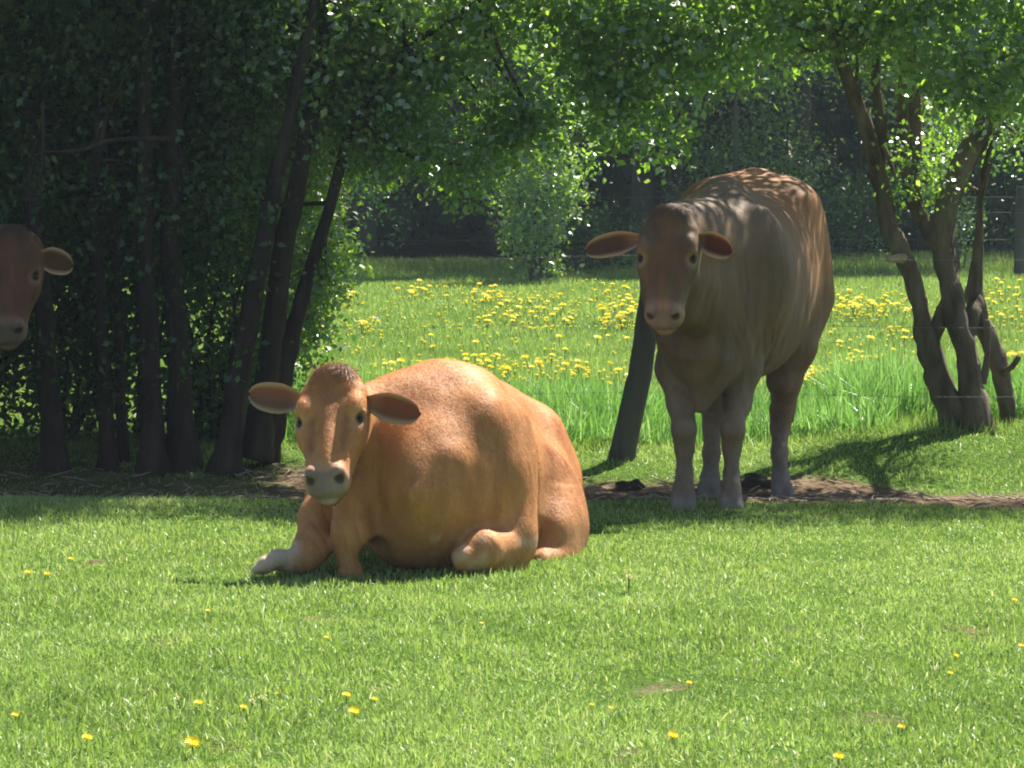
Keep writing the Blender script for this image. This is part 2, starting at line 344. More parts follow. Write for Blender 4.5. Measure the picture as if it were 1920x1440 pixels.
def unit(v): v = np.array(v, float); return v / np.linalg.norm(v)
class Head:
    """head frame: s along the face from poll to muzzle, x lateral, n out of the face"""
    def __init__(h, P0, P1, roll=0., yaw=0., sc=1., wd=1.1):
        h.wd = wd
        h.P0 = np.array(P0); h.e = unit(P1 - h.P0); l = np.array([1, 0, 0]) + math.sin(yaw) * np.array([0, -1, 0]) + math.sin(roll) * np.array([0, 0, 1])
        l = l - (l @ h.e) * h.e; h.l = unit(l); h.n = unit(np.cross(h.l, h.e)); h.n = h.n if h.n[1] < 0 else -h.n; h.sc = sc
    def at(h, s, x, n): return h.P0 + h.sc * (h.e * s + h.l * x + h.n * n)
    def loc(h, V):
        q = (V - h.P0) / h.sc; return q @ h.e, q @ h.l, q @ h.n
    def carve(h, f):
        c = h.sc
        st = [(-.02, 0, -.03, .065, .035, .06, 2, 2), (.015, 0, -.03, .098, .062, .09, 2.1, 2), (.06, 0, -.035, .121, .074, .11, 2.4, 2.2), (.12, 0, -.04, .126, .074, .125, 2.7, 2),
              (.18, 0, -.045, .119, .070, .135, 2.8, 1.9), (.24, 0, -.05, .110, .067, .120, 2.5, 1.8), (.30, 0, -.05, .099, .066, .090, 2.2, 1.9), (.36, 0, -.05, .088, .066, .070, 2.1, 2),
              (.41, 0, -.05, .086, .063, .062, 2.4, 2.2), (.455, 0, -.05, .090, .054, .055, 2.6, 2.4), (.49, 0, -.055, .078, .038, .045, 2.5, 2.4), (.51, 0, -.055, .045, .02, .03, 2, 2)]
        st = [[q[0] * c, 0, q[2] * c, q[3] * c * (1 + (h.wd - 1) * (1 - float(sstep(.24, .38, q[0])))), q[4] * c, q[5] * c, q[6], q[7]] for q in st]
        f.loft(h.P0, h.e, h.l, h.n, st, k=.035)
        fr = np.array([h.e, h.l, h.n])
        for sg in (-1, 1):
            f.ell(h.at(.155, sg * .092 * h.wd, .018), (.045 * c, .026 * c, .024 * c), fr, k=.03)      # brow
            f.cone(h.at(.13, sg * .088 * h.wd, -.11), h.at(.37, sg * .052 * h.wd, -.095), .040 * c, .022 * c, k=.035)
            f.ell(h.at(.20, sg * .094 * h.wd, -.06), (.08 * c, .026 * c, .05 * c), fr, k=.04)      # cheek
            f.ell(h.at(.265, sg * .062, .033), (.075 * c, .024 * c, .024 * c), fr, k=.03, cut=True)
            f.ell(h.at(.182, sg * .108 * h.wd, .010), (.013 * c, .026 * c, .012 * c), fr, k=.012)
            f.ell(h.at(.205, sg * .114 * h.wd, .006), (.022 * c, .014 * c, .013 * c), fr, k=.02, cut=True)  # eye socket
            f.ell(h.at(.445, sg * .05, .008), (.032 * c, .026 * c, .02 * c), fr, k=.02)       # nostril wing
            f.ell(h.at(.474, sg * .062, -.004), (.013 * c, .018 * c, .021 * c), fr, k=.008, cut=True)
        f.ell(h.at(.10, 0, .045), (.045 * c, .05 * c, .02 * c), fr, k=.04, cut=True)
        f.ell(h.at(.29, 0, .014), (.13 * c, .024 * c, .018 * c), fr, k=.025)                       # nose bridge
        f.ell(h.at(.485, 0, -.092), (.045 * c, .05 * c, .03 * c), fr, k=.02)                    # lower lip
        f.ell(h.at(.518, 0, -.066), (.010 * c, .05 * c, .005 * c), fr, k=.012, cut=True)       # mouth line
        f.ell(h.at(-.005, 0, -.005), (.045 * c, .075 * c, .05 * c), fr, k=.045)                   # poll
    def colour(h, V, C, dark_poll=1., tone=1.):
        s, x, n = h.loc(V); ax = np.abs(x); near = (s > -.1) & (s < .535) & (ax < .15 - .3 * (s > .4) * (s - .4)) & (n < .12) & (n > np.where(s > .36, -.125, -.2))
        def put(mask, col): C[:] = C * (1 - mask[:, None]) + np.array(col) * tone * mask[:, None]
        nz = vn(x * 10 + s * 3, n * 10 + s * 7, .4, 5)
        put(near * (1 - sstep(.0, .075, s + .04 * (nz - .5))) * (1 - sstep(.07, .11, ax)) * .8 * dark_poll, (.10, .055, .035))
        put(near * sstep(.385, .43, s + .02 * (nz - .5)) * .75, (.47, .29, .19))
        put(near * sstep(.43, .46, s) * (1 - sstep(-.09, -.078, n)) * .85, (.22, .13, .08))  # chin browned, painting in the shade under the muzzle
        put(near * sstep(.435, .455, s + .01 * (nz - .5) - .12 * np.maximum(ax - .045, 0)) * (1 - sstep(.062, .076, ax)) * sstep(-.08, -.068, n) * .85, (.25, .195, .185))
        for sg in (-1, 1):
            d = np.sqrt(((s - .205) / 1.15) ** 2 + (x - sg * .110 * h.wd) ** 2 + (n - .0) ** 2)
            put(near * (1 - sstep(.024, .05, d)) * .4, (.58, .40, .26))
            put(near * (1 - sstep(.016, .024, d)) * .9, (.03, .02, .018))
            d = np.sqrt((s - .474) ** 2 + ((x - sg * .062) / 1.3) ** 2 + ((n + .004) / 1.2) ** 2); put(near * (1 - sstep(.015, .022, d)) * .95, (.05, .03, .03))
        put(near * np.exp(-(x / .035) ** 2) * sstep(.02, .10, s) * (1 - sstep(.30, .40, s)) * .35, (.33, .12, .05))
        for sg in (-1, 1): put(near * np.exp(-((ax - .062) / .018) ** 2) * sstep(.17, .22, s) * (1 - sstep(.33, .38, s)) * .3, (.22, .09, .04))
def ear_mesh(root, tip, face, wid, cup=.03, thick=.004, droop=.02, coat=(.45, .22, .09), inner=(.20, .11, .075), rim=(.6, .42, .26)):
    root = np.array(root); tip = np.array(tip); e = unit(tip - root); L = np.linalg.norm(tip - root); n = unit(np.array(face) - (np.array(face) @ e) * e); sd = np.cross(e, n)
    sd = sd if sd[2] < 0 else -sd
    nt_, ns = 22, 15; T = np.linspace(0, 1, nt_); Sg = np.linspace(-1, 1, ns); V = []; C = []
    for side in (0, 1):
        for t in T:
            w = wid * 1.08 * (.30 + .70 * float(sstep(0, .55, t + .04))) if t < .52 else wid * 1.08 * max(0, 1 - ((t - .52) / .485) ** 2.6) ** .5
            for s_ in Sg:
                c = cup * (1 - .6 * t) * (s_ * s_ - 1)
                p = root + e * (L * t) + sd * (w * s_ + droop * t * t) + n * (c + (0 if side == 0 else -thick * (1.2 - s_ * s_)))
                V.append(p)
                if side == 0:
                    k = float(sstep(.55, .95, abs(s_))) * .9; q = np.array(inner) * (1 - k) + np.array(rim) * k
                    m_ = .6 * (1 - float(sstep(.05, .45, t))); q = q * (1 - m_) + np.array(rim) * m_
                else: q = np.array(coat)
                C.append(q)
    Fq = []; g = lambda s, i, j: s * nt_ * ns + i * ns + j
    for i in range(nt_ - 1):
        for j in range(ns - 1):
            Fq.append([g(0, i, j), g(0, i, j + 1), g(0, i + 1, j + 1), g(0, i + 1, j)]); Fq.append([g(1, i, j), g(1, i + 1, j), g(1, i + 1, j + 1), g(1, i, j + 1)])
        Fq.append([g(0, i, 0), g(0, i + 1, 0), g(1, i + 1, 0), g(1, i, 0)]); Fq.append([g(0, i, ns - 1), g(1, i, ns - 1), g(1, i + 1, ns - 1), g(0, i + 1, ns - 1)])
    return np.array(V), np.array(Fq), np.array(C)

def finish_cow(root_obj, field, head, ears, colourf, hairs=60000, hair_len=.014, hairf=None, head_tone=1.):
    V, Q = field.mesh(); O = np.array(root_obj.location)
    # light smoothing of the voxel steps
    ed = np.concatenate([Q[:, [0, 1]], Q[:, [1, 2]], Q[:, [2, 3]], Q[:, [3, 0]]]); ed = np.concatenate([ed, ed[:, ::-1]])
    for _ in range(2):
        acc = np.zeros_like(V); cn = np.zeros(len(V))
        for k in range(3): acc[:, k] = np.bincount(ed[:, 0], V[ed[:, 1], k], len(V))
        cn = np.bincount(ed[:, 0], minlength=len(V)); V = .5 * V + .5 * acc / np.maximum(cn, 1)[:, None]
    C = colourf(V); head.colour(V, C, tone=head_tone)
    g0 = np.cross(V[Q[:, 2]] - V[Q[:, 0]], V[Q[:, 3]] - V[Q[:, 1]]); vnm = np.zeros_like(V)
    for k in range(3):
        for j in range(4): vnm[:, k] += np.bincount(Q[:, j], g0[:, k], len(V))
    vnm /= np.linalg.norm(vnm, axis=1)[:, None] + 1e-9
    if vnm[:, 2][V[:, 2] > np.quantile(V[:, 2], .98)].mean() < 0: vnm = -vnm
    s_, x_, n_ = head.loc(V); body = sstep(.14, .22, np.sqrt(x_ ** 2 + (s_ - .22) ** 2 * .3 + n_ ** 2))
    wr = np.abs(2 * vn(V[:, 0] + V[:, 1] * .8 + .1 * np.sin(V[:, 2] * 9), V[:, 2] * .3, .07, 81) - 1)       # loose vertical skin folds
    lump = vn(V[:, 0] + V[:, 1] * .7, V[:, 2] + V[:, 1] * .2, .16, 82) - .5
    fold = vn(V[:, 0], V[:, 1] + V[:, 2], .4, 83)
    V = V + vnm * (body * (.012 * lump - .006 * (1 - wr) ** 3 * sstep(.5, .8, fold)))[:, None]
    nrm = np.cross(V[Q[:, 2]] - V[Q[:, 0]], V[Q[:, 3]] - V[Q[:, 1]]); area = np.linalg.norm(nrm, axis=1) / 2
    fc = V[Q].mean(1)
    AV, AF, AC, MI = [V], [Q], [C], [np.zeros(len(Q), int)]; off = len(V)
    for ev, ef, ec in ears:
        AV.append(ev); AF.append(ef + off); AC.append(ec); MI.append(np.ones(len(ef), int)); off += len(ev)
    me = mesh_np('body', np.concatenate(AV) - O, np.concatenate(AF), True, color=np.concatenate(AC), matidx=np.concatenate(MI))
    link('body', me, root_obj, mats=[M['hide'], M['ear']])
    for sg in (-1, 1):
        ev = []; c = head.at(.205, sg * .1035 * head.wd, -.010) - O; r = .0135 * head.sc
        import bmesh
        bm = bmesh.new(); bmesh.ops.create_uvsphere(bm, u_segments=20, v_segments=14, radius=r)
        for v in bm.verts: v.co += Vector(c)
        for f_ in bm.faces: f_.smooth = True
        m_ = bpy.data.meshes.new('eye'); bm.to_mesh(m_); bm.free(); link('eye', m_, root_obj, mats=[M['eye']])
    # short coat: thin hairs lying along the hide
    if hairs:
        pr = area / area.sum(); fi = rng.choice(len(Q), hairs, p=pr); w4 = rng.random((hairs, 4)); w4 /= w4.sum(1)[:, None]
        P = (V[Q[fi]] * w4[:, :, None]).sum(1); Nn = nrm[fi] / (2 * area[fi])[:, None]; cc = (C[Q[fi]] * w4[:, :, None]).sum(1)
        s_, x_, n_ = head.loc(P); hd = (s_ > -.06) & (s_ < .55) & (np.abs(x_) < .16) & (np.abs(n_) < .2)
        flow = np.tile(np.array([.15, .75, -.65]), (hairs, 1)); flow[hd] = head.e * -.2
        flow[hd] += head.l * (x_[hd][:, None] * 4) - head.e * .6 * (s_[hd] > .1)[:, None] + head.e * .5 * (s_[hd] <= .1)[:, None]
        if hairf is not None: flow = hairf(P, flow)
        flow += rng.normal(0, .25, flow.shape); flow -= (flow * Nn).sum(1)[:, None] * Nn; flow /= np.linalg.norm(flow, axis=1)[:, None] + 1e-6
        keep = ~(hd & (s_ > .40)); P, Nn, cc, flow, s2, x2, n2 = P[keep], Nn[keep], cc[keep], flow[keep], s_[keep], x_[keep], n_[keep]
        poll = (s2 > -.08) & (s2 < .07) & (np.abs(x2) < .085) & (n2 > -.1)
        Lh = hair_len * rng.uniform(.6, 1.3, len(P)) * np.where(poll, 2.2, 1); lift = rng.uniform(.08, .22, len(P)) * np.where(poll, 1.6, 1)
        sd = np.cross(Nn, flow) * rng.uniform(.0006, .0011, len(P))[:, None]; P = P - Nn * .001
        tip = P + flow * Lh[:, None] + Nn * (Lh * lift)[:, None]; HV = np.stack([P - sd, P + sd, tip], 1).reshape(-1, 3) - O
        i = np.arange(len(P)) * 3; cc = cc * rng.uniform(.8, 1.28, (len(P), 1)) * (.85 + .3 * vn(P[:, 0] + P[:, 1] * .8, P[:, 2] * .35, .03, 91))[:, None]
        me = mesh_np('coat', HV, np.stack([i, i + 1, i + 2], 1), False, color=np.repeat(cc.clip(0, .8), 3, 0)); o = link('coat', me, root_obj, mats=[M['hair']])
    return V
def hair_mat():
    m, n, out = newmat('coat_hair'); L = n.links.new
    a = N(n, 'ShaderNodeAttribute', attribute_name='pigment')
    d = N(n, 'ShaderNodeBsdfDiffuse'); L(a.outputs['Color'], d.inputs[0]); t = N(n, 'ShaderNodeBsdfTranslucent'); L(a.outputs['Color'], t.inputs[0])
    mx = N(n, 'ShaderNodeMixShader'); mx.inputs[0].default_value = .35; L(d.outputs[0], mx.inputs[1]); L(t.outputs[0], mx.inputs[2])
    g = N(n, 'ShaderNodeBsdfGlossy'); g.inputs['Roughness'].default_value = .35; g.inputs[0].default_value = (.9, .75, .6, 1)
    m2 = N(n, 'ShaderNodeMixShader'); m2.inputs[0].default_value = .03; L(mx.outputs[0], m2.inputs[1]); L(g.outputs[0], m2.inputs[2]); L(m2.outputs[0], out.inputs[0]); return m
M['hair'] = hair_mat()
COAT = np.array([.50, .222, .076])

# ------------------------------------------------------------------ lying cow
def lying_cow():
    root = empty('cow', (-.3, 16.0, 0), 'golden brown cow lying in the sun on short grass, head turned to the viewer', 'cow')
    f = Field((-1.15, 14.75, -.03), (.5, 17.45, .86), .008)
    A = np.array([-.335, 15.2, 0]); e = unit([.17, 1, 0]); l = np.array([e[1], -e[0], 0]); u = np.array([0, 0, 1.])
    # t, cx, axis z, half w, up, down, pu, pd
    st = [(-.12, 0, .30, .02, .03, .03, 2, 2), (-.05, 0, .30, .11, .13, .15, 2, 2), (.08, .01, .30, .22, .26, .26, 2, 2.2), (.22, .01, .30, .30, .35, .29, 2.1, 2.6), (.38, 0, .30, .335, .405, .30, 2.2, 3), (.52, -.01, .30, .345, .425, .30, 2.1, 3),
          (.72, -.02, .28, .35, .435, .28, 1.9, 3), (.95, -.03, .25, .38, .44, .25, 1.65, 3), (1.2, -.03, .23, .395, .445, .23, 1.5, 2.6), (1.45, -.02, .22, .395, .43, .22, 1.5, 2.4),
          (1.65, -.02, .22, .37, .38, .21, 1.6, 2.2), (1.82, 0, .22, .28, .28, .18, 1.9, 2), (1.95, 0, .22, .12, .12, .1, 2, 2)]
    f.loft(A, e, l, u, st, k=.06)
    f.ell(W(865, 735, 15.75), (.13, .2, .08), k=.10)                                # withers
    # neck
    f.cone(W(805, 800, 15.6), W(672, 790, 15.42), .20, .125, k=.12, flat=((0, 0, 1), 1.12))
    f.cone(W(700, 860, 15.4), W(650, 830, 15.38), .13, .10, k=.08)
    # dewlap / brisket
    f.cone(W(655, 900, 15.32), W(675, 1010, 15.25), .055, .06, k=.08)
    f.path([(W(662, 925, 15.28), .07), (W(656, 1000, 15.2), .056), (W(658, 1070, 15.2), .052)], k=.06)
    # shoulder and folded near foreleg
    f.ell(W(905, 850, 15.55), (.16, .18, .20), k=.09)
    
    f.ell(W(940, 900, 15.5), (.11, .16, .15), k=.07)
    f.cone(W(950, 930, 15.55), W(958, 1022, 15.42), .10, .085, k=.06)
    f.path([(W(958, 1025, 15.40), .078), (W(905, 1030, 15.2), .066), (W(872, 1048, 15.15), .052)], k=.035)
    f.path([(W(872, 1052, 15.15), .045), (W(930, 1066, 15.3), .038), (W(965, 1070, 15.4), .04)], k=.03)
    # far foreleg stretched forward
    f.path([(W(640, 900, 15.55), .12), (W(605, 975, 15.4), .083), (W(584, 1030, 15.25), .062), (W(566, 1050, 15.2), .052)], k=.04)
    f.path([(W(566, 1052, 15.2), .046), (W(538, 1052, 15.17), .040), (W(520, 1050, 15.15), .042)], k=.025)
    for dz, dy in ((0, -.03), (4, .028)):
        f.path([(W(522, 1050 + dz, 15.15 + dy), .034), (W(498, 1058 + dz, 15.14 + dy), .032), (W(478, 1068 + dz, 15.12 + dy), .016)], k=.012)
    f.ell(W(548, 1060, 15.2), (.02, .03, .015), k=.02)
    # hind leg and thigh on the right
    f.ell(W(1015, 945, 16.25), (.165, .30, .21), k=.08)
    f.ell(W(1030, 1000, 16.2), (.13, .28, .12), k=.06)
    f.ell(W(1040, 990, 16.1), (.112, .28, .15), k=.07)
    f.ell(W(1026, 1040, 16.0), (.12, .24, .08), k=.06)
    f.path([(W(1015, 1058, 15.75), .045), (W(1050, 1058, 16.0), .05)], k=.05)
    # flank folds
    for k_ in range(3):
        f.cone(W(1015 + 24 * k_, 850 + 30 * k_, 16.06 + .05 * k_), W(1022 + 22 * k_, 970 + 12 * k_, 16.0 + .05 * k_), .01, .02, k=.09)
    f.cone(A + e * .70 + l * .345 + u * .46, A + e * .62 + l * .36 + u * .12, .012, .02, k=.05, cut=True)
    f.ell(W(790, 1000, 15.42), (.17, .20, .13), k=.10)
    f.cone(W(692, 1090, 15.0), W(700, 1000, 15.42), .05, .035, k=.05, cut=True)
    f.cone(W(952, 800, 15.62), W(962, 990, 15.42), .085, .078, k=.06)
    f.cone(W(998, 830, 15.85), W(1002, 1040, 15.70), .012, .02, k=.03, cut=True)
    f.ell(A + e * 1.22 + l * .33 + u * .50, (.08, .15, .06), k=.12, cut=True)
    f.ell(A + e * 1.50 + l * .20 + u * .42, (.05, .10, .05), k=.14)
    f.ell(W(905, 790, 15.45), (.07, .12, .10), k=.10)
    f.ell(W(838, 868, 15.22), (.045, .04, .05), k=.07)
    hd = Head(W(625, 706, 15.30), W(605, 930, 14.95), yaw=.25, sc=.985, wd=1.08); hd.carve(f)
    # tail laid round the rump
    f.path([(A + e * 1.93 + u * .30, .04), (A + e * 2.02 + l * .1 + u * .12, .03), (A + e * 1.95 + l * .28 + u * .04, .02)], k=.03)
    ears = [ear_mesh(hd.at(.085, -.095, -.03), W(465, 744, 15.40), (.1, -1, .1), .053, cup=.035, droop=-.01, coat=COAT),
            ear_mesh(hd.at(.10, .095, -.03), W(787, 777, 15.16), (-.25, -1, -.15), .052, cup=.03, droop=.0, coat=COAT, inner=(.18, .09, .06))]
    def colour(V):
        n1 = vn(V[:, 0] * 1 + V[:, 1] * .7, V[:, 2], .25, 61)[:, None]; C = COAT * (.85 + .3 * n1)
        lo = (1 - sstep(.02, .30, V[:, 2]))[:, None] * .30; C = C * (1 - lo) + np.array([.52, .33, .18]) * lo
        st_ = vn(V[:, 0] + V[:, 1], V[:, 2] * .12, .022, 66) * vn(V[:, 0] + V[:, 1], V[:, 2], .12, 67) * sstep(15.85, 16.1, V[:, 1]) * sstep(.6, .45, V[:, 2]) if False else vn(V[:, 0] + V[:, 1], V[:, 2] * .12, .022, 66) * vn(V[:, 0] + V[:, 1], V[:, 2], .12, 67) * sstep(15.85, 16.1, V[:, 1]) * (1 - sstep(.38, .55, V[:, 2]))
        C = C * (1 - .75 * st_[:, None] * np.array([.8, 1, 1]))
        sc_ = sstep(.45, .75, vn(V[:, 0], V[:, 2], .035, 68)) * (1 - sstep(.12, .17, V[:, 2])) * (V[:, 0] > -.3) * (V[:, 1] < 15.5); C = C * (1 - .5 * sc_[:, None]) + .5 * sc_[:, None] * np.array([.62, .48, .36])
        legs = ((V[:, 1] < 15.35) & (V[:, 2] < .12) & (V[:, 0] < -.70)); k_ = (legs * sstep(-.74, -.80, V[:, 0] + .03 * vn(V[:, 1], V[:, 2], .03, 8)))[:, None] * .85; C = C * (1 - k_) + np.array([.66, .55, .44]) * k_
        return C
    finish_cow(root, f, hd, ears, colour, hairs=170000, hair_len=.019)
lying_cow()

# ------------------------------------------------------------------ standing cows
def standing_cow(label, head, ears_px, mirror=False, shift=(0, 0, 0), group=None, hairs=90000, coat=COAT, neck_z=0.):
    sh = np.array(shift, float); mx = -1. if mirror else 1.
    def T(p):
        p = np.array(p, float); return np.array([p[0] * mx, p[1], p[2]]) + sh
    def Wt(u, v, D): return T(W(u, v, D))
    A = np.array([.83, 17.92, 0]); e = unit([.20, 1, 0]); l = np.array([e[1], -e[0], 0])
    c0 = T([1.0, 18.6, 0]); root = empty('cow', (c0[0], c0[1], 0), label, 'cow', group)
    e_, l_ = e * [mx, 1, 1], l * [mx, 1, 1]; u = np.array([0, 0, 1.])
    lo = T([.30, 17.1, -.1]); hi = T([1.70, 20.1, 1.56]); lo, hi = np.minimum(lo, hi), np.maximum(lo, hi)
    lo = np.minimum(lo, head.P0 - .35); hi[0] = max(hi[0], head.P0[0] + .35); lo[1] = min(lo[1], head.P0[1] - .5); lo[2] = -.1
    f = Field(lo, hi, .0085)
    #    t,  cx, axis z, half w, up, down, pu, pd
    st = [(-.11, 0, .88, .02, .03, .04, 2, 2), (-.05, 0, .88, .08, .10, .14, 2, 2), (.06, 0, .86, .19, .22, .26, 2, 2), (.2, 0, .88, .26, .36, .36, 2, 2), (.38, 0, .90, .30, .46, .38, 2.0, 2.1), (.58, 0, .90, .32, .47, .40, 2.1, 2.2),
          (.85, 0, .90, .345, .455, .40, 2.1, 2.2), (1.1, 0, .91, .35, .46, .39, 2.3, 2.1), (1.32, 0, .95, .335, .46, .37, 2.6, 2), (1.5, 0, 1.0, .31, .44, .34, 3, 2),
          (1.66, 0, 1.02, .29, .41, .30, 2.6, 2), (1.80, 0, 1.05, .19, .32, .25, 2.2, 2), (1.87, 0, 1.08, .09, .18, .12, 2, 2)]
    f.loft(T(A), e_, l_, u, st, k=.06)
    f.cone(T(A + e * 1.55 + [0, 0, 1.38]), T(A + e * 1.80 + [0, 0, 1.36]), .055, .045, k=.08)      # tail head
    for sg in (-1, 1):
        f.ell(T(A + e * 1.36 + l * sg * .24 + [0, 0, 1.29]), (.06, .12, .05), k=.16)           # hook bones
        f.ell(T(A + e * .33 + l * sg * .20 + [0, 0, 1.0]), (.13, .17, .28), k=.10)             # shoulder
        f.ell(T(A + e * 1.52 + l * sg * .20 + [0, 0, 1.0]), (.16, .22, .30), k=.09)            # thigh
    f.cone(T(A + e * .35 + [0, 0, 1.24]), T(A + e * .62 + [0, 0, 1.33]), .09, .08, k=.10)          # withers
    # neck
    nb = head.at(.10, 0, -.11)
    f.cone(T(A + e * .26 + [0, 0, 1.10]), nb + [0, .10, .02], .23, .135, k=.12, flat=((0, 0, 1), 1.1))
    f.cone(T(A + e * .12 + [0, 0, .86]), head.at(.22, 0, -.14), .17, .085, k=.10)
    f.cone(T(A + e * .05 + [0, 0, .80]), head.at(.30, 0, -.16) + [0, .04, -.06], .11, .05, k=.07)
    # brisket hanging between the forelegs
    f.ell(Wt(1325, 660, 18.05), (.17, .17, .16), k=.09)
    f.cone(Wt(1318, 668, 17.94), Wt(1312, 764, 17.96), .125, .022, k=.05)
    f.cone(Wt(1345, 690, 17.98), Wt(1322, 752, 17.98), .085, .03, k=.05)
    f.cone(Wt(1250, 640, 17.98), Wt(1310, 700, 17.95), .04, .03, k=.05)
    # forelegs
    def leg(pts, hoof, k=.035):
        f.path([(Wt(*p[:3]), p[3] * (.84 if p[1] > 740 else .93)) for p in pts], k=k)
        h = Wt(*hoof)
        for sg in (-1, 1):
            hz = h.copy(); hz[0] += sg * .026
            f.cone(hz + [0, .02, .03], hz + [0, -.025, -.02], .026, .033, k=.012)
    leg([(1290, 600, 18.25, .14), (1268, 690, 18.15, .10), (1276, 755, 18.05, .070), (1283, 805, 17.96, .058), (1284, 838, 17.98, .042), (1284, 890, 17.95, .034), (1281, 918, 17.9, .045), (1280, 932, 17.88, .042)], (1280, 944, 17.86))
    leg([(1385, 610, 18.25, .15), (1388, 690, 18.15, .105), (1382, 755, 18.08, .072), (1374, 805, 17.98, .060), (1372, 838, 18.0, .043), (1371, 890, 17.97, .035), (1370, 918, 17.93, .046), (1370, 932, 17.9, .043)], (1370, 945, 17.88))
    # hind legs
    leg([(1492, 560, 19.35, .19), (1482, 650, 19.2, .13), (1472, 715, 19.2, .085), (1464, 770, 19.33, .062), (1462, 800, 19.36, .055), (1461, 850, 19.25, .042), (1464, 895, 19.15, .046), (1466, 910, 19.1, .044)], (1467, 924, 19.08))
    leg([(1345, 560, 19.35, .19), (1345, 650, 19.2, .13), (1340, 715, 19.2, .085), (1337, 770, 19.33, .062), (1336, 800, 19.36, .055), (1334, 850, 19.25, .042), (1332, 897, 19.15, .046), (1330, 912, 19.1, .044)], (1330, 926, 19.08))
    # tail hanging behind
    tb = A + e * 1.86
    tb = tb + l * .13
    f.path([(T(tb - l * .13 + [0, -.02, 1.34]), .04), (T(tb + e * .06 + [0, 0, 1.15]), .028), (T(tb + e * .05 + [0, 0, .8]), .02), (T(tb + e * .03 + [0, 0, .62]), .022), (T(tb + e * .03 + [0, 0, .42]), .035), (T(tb + e * .03 + [0, 0, .25]), .012)], k=.03)
    head.carve(f)
    def colour(V):
        n1 = vn(V[:, 0] + V[:, 1] * .7, V[:, 2], .25, 63)[:, None]; C = coat * (.85 + .3 * n1); g_ = (sstep(18.3, 19.0, V[:, 1] - sh[1]) * sstep(.7, 1.1, V[:, 2]))[:, None]; C = C * (1 + g_ * np.array([1.1, .55, .1]))  # upper rear turned golden; its sunlit look is painted into the coat
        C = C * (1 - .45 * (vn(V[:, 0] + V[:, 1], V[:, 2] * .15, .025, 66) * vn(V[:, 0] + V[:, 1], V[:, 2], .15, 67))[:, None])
        lo_ = (1 - sstep(.25, .75, V[:, 2]))[:, None] * .55; C = C * (1 - lo_) + coat * [1.6, 2.05, 2.7] * lo_
        k_ = ((1 - sstep(.04, .09, V[:, 2] - .5 * (0 - np.where(V[:, 1] > 18.6 + sh[1], -.0, 0)))))[:, None] * .8; C = C * (1 - k_) + np.array([.23, .21, .18]) * k_
        return C
    finish_cow(root, f, head, ears_px, colour, hairs=hairs, head_tone=.5 if mirror else .75)  # mirrored cow's face marks darkened too, painted shade
    return root
hs = Head(W(1256, 402, 17.56), W(1241, 606, 17.38), yaw=.20, sc=.965, wd=1.08)
standing_cow('brown cow standing in tree shade beside the leaning fence post, facing the viewer', hs,
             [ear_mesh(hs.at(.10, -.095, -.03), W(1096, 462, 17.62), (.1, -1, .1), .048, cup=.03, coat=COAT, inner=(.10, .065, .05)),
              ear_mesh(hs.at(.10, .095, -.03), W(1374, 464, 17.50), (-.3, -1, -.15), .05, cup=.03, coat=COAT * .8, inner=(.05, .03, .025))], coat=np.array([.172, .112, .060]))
h3 = Head(W(22, 440, 18.35), W(10, 640, 18.12), yaw=.05, sc=.98)
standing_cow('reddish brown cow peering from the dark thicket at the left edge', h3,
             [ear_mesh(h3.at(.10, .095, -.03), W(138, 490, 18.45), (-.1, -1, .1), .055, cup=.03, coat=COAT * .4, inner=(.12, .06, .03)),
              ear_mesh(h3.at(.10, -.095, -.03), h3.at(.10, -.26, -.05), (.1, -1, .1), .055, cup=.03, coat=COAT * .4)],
             mirror=True, shift=(-1.80, .9, -.07), hairs=40000, coat=np.array([.13, .055, .026]))  # coat and ears darkened; the thicket's shade is painted into them
# ------------------------------------------------------------------ trees
def tube_np(pts, rad, ns=9, knob=.08, seed=0):
    pts = np.array(pts, float); rad = np.array(rad, float)
    T = np.linspace(0, len(pts) - 1, max(len(pts) * 5, 4)); k = np.arange(len(pts))
    P = np.stack([np.interp(T, k, pts[:, j]) for j in range(3)], 1); R = np.interp(T, k, rad)
    g = np.array([.25, .5, .25])
    for _ in range(3):
        Q = P.copy(); Q[1:-1] = .25 * P[:-2] + .5 * P[1:-1] + .25 * P[2:]; P = Q
    t = np.gradient(P, axis=0); t /= np.linalg.norm(t, axis=1)[:, None] + 1e-9
    ref = np.array([0, 1, 0]) if abs(t[0, 1]) < .8 else np.array([1, 0, 0])
    a = np.cross(t, ref); a /= np.linalg.norm(a, axis=1)[:, None] + 1e-9; b = np.cross(t, a)
    th = np.linspace(0, 2 * np.pi, ns, endpoint=False)
    rr = R[:, None] * (1 + knob * (2 * vn(np.arange(len(P))[:, None] * 1.0 + seed, th[None] * 1.3 + seed, 1.5, seed) - 1) + knob * .7 * np.sin(th * 3 + seed)[None])
    V = P[:, None] + a[:, None] * (np.cos(th)[None, :, None] * rr[..., None]) + b[:, None] * (np.sin(th)[None, :, None] * rr[..., None])
    n = len(P); V = V.reshape(-1, 3); i = np.arange(n - 1)[:, None] * ns; j = np.arange(ns); j2 = (j + 1) % ns
    Fq = np.stack([i + j, i + j2, i + ns + j2, i + ns + j], -1).reshape(-1, 4)
    V = np.concatenate([V, P[:1], P[-1:]]); c0, c1 = len(V) - 2, len(V) - 1
    Ft = np.concatenate([np.stack([np.full(ns, c0), j2, j], 1), np.stack([np.full(ns, c1), (n - 1) * ns + j, (n - 1) * ns + j2], 1)])
    return V, Fq, Ft
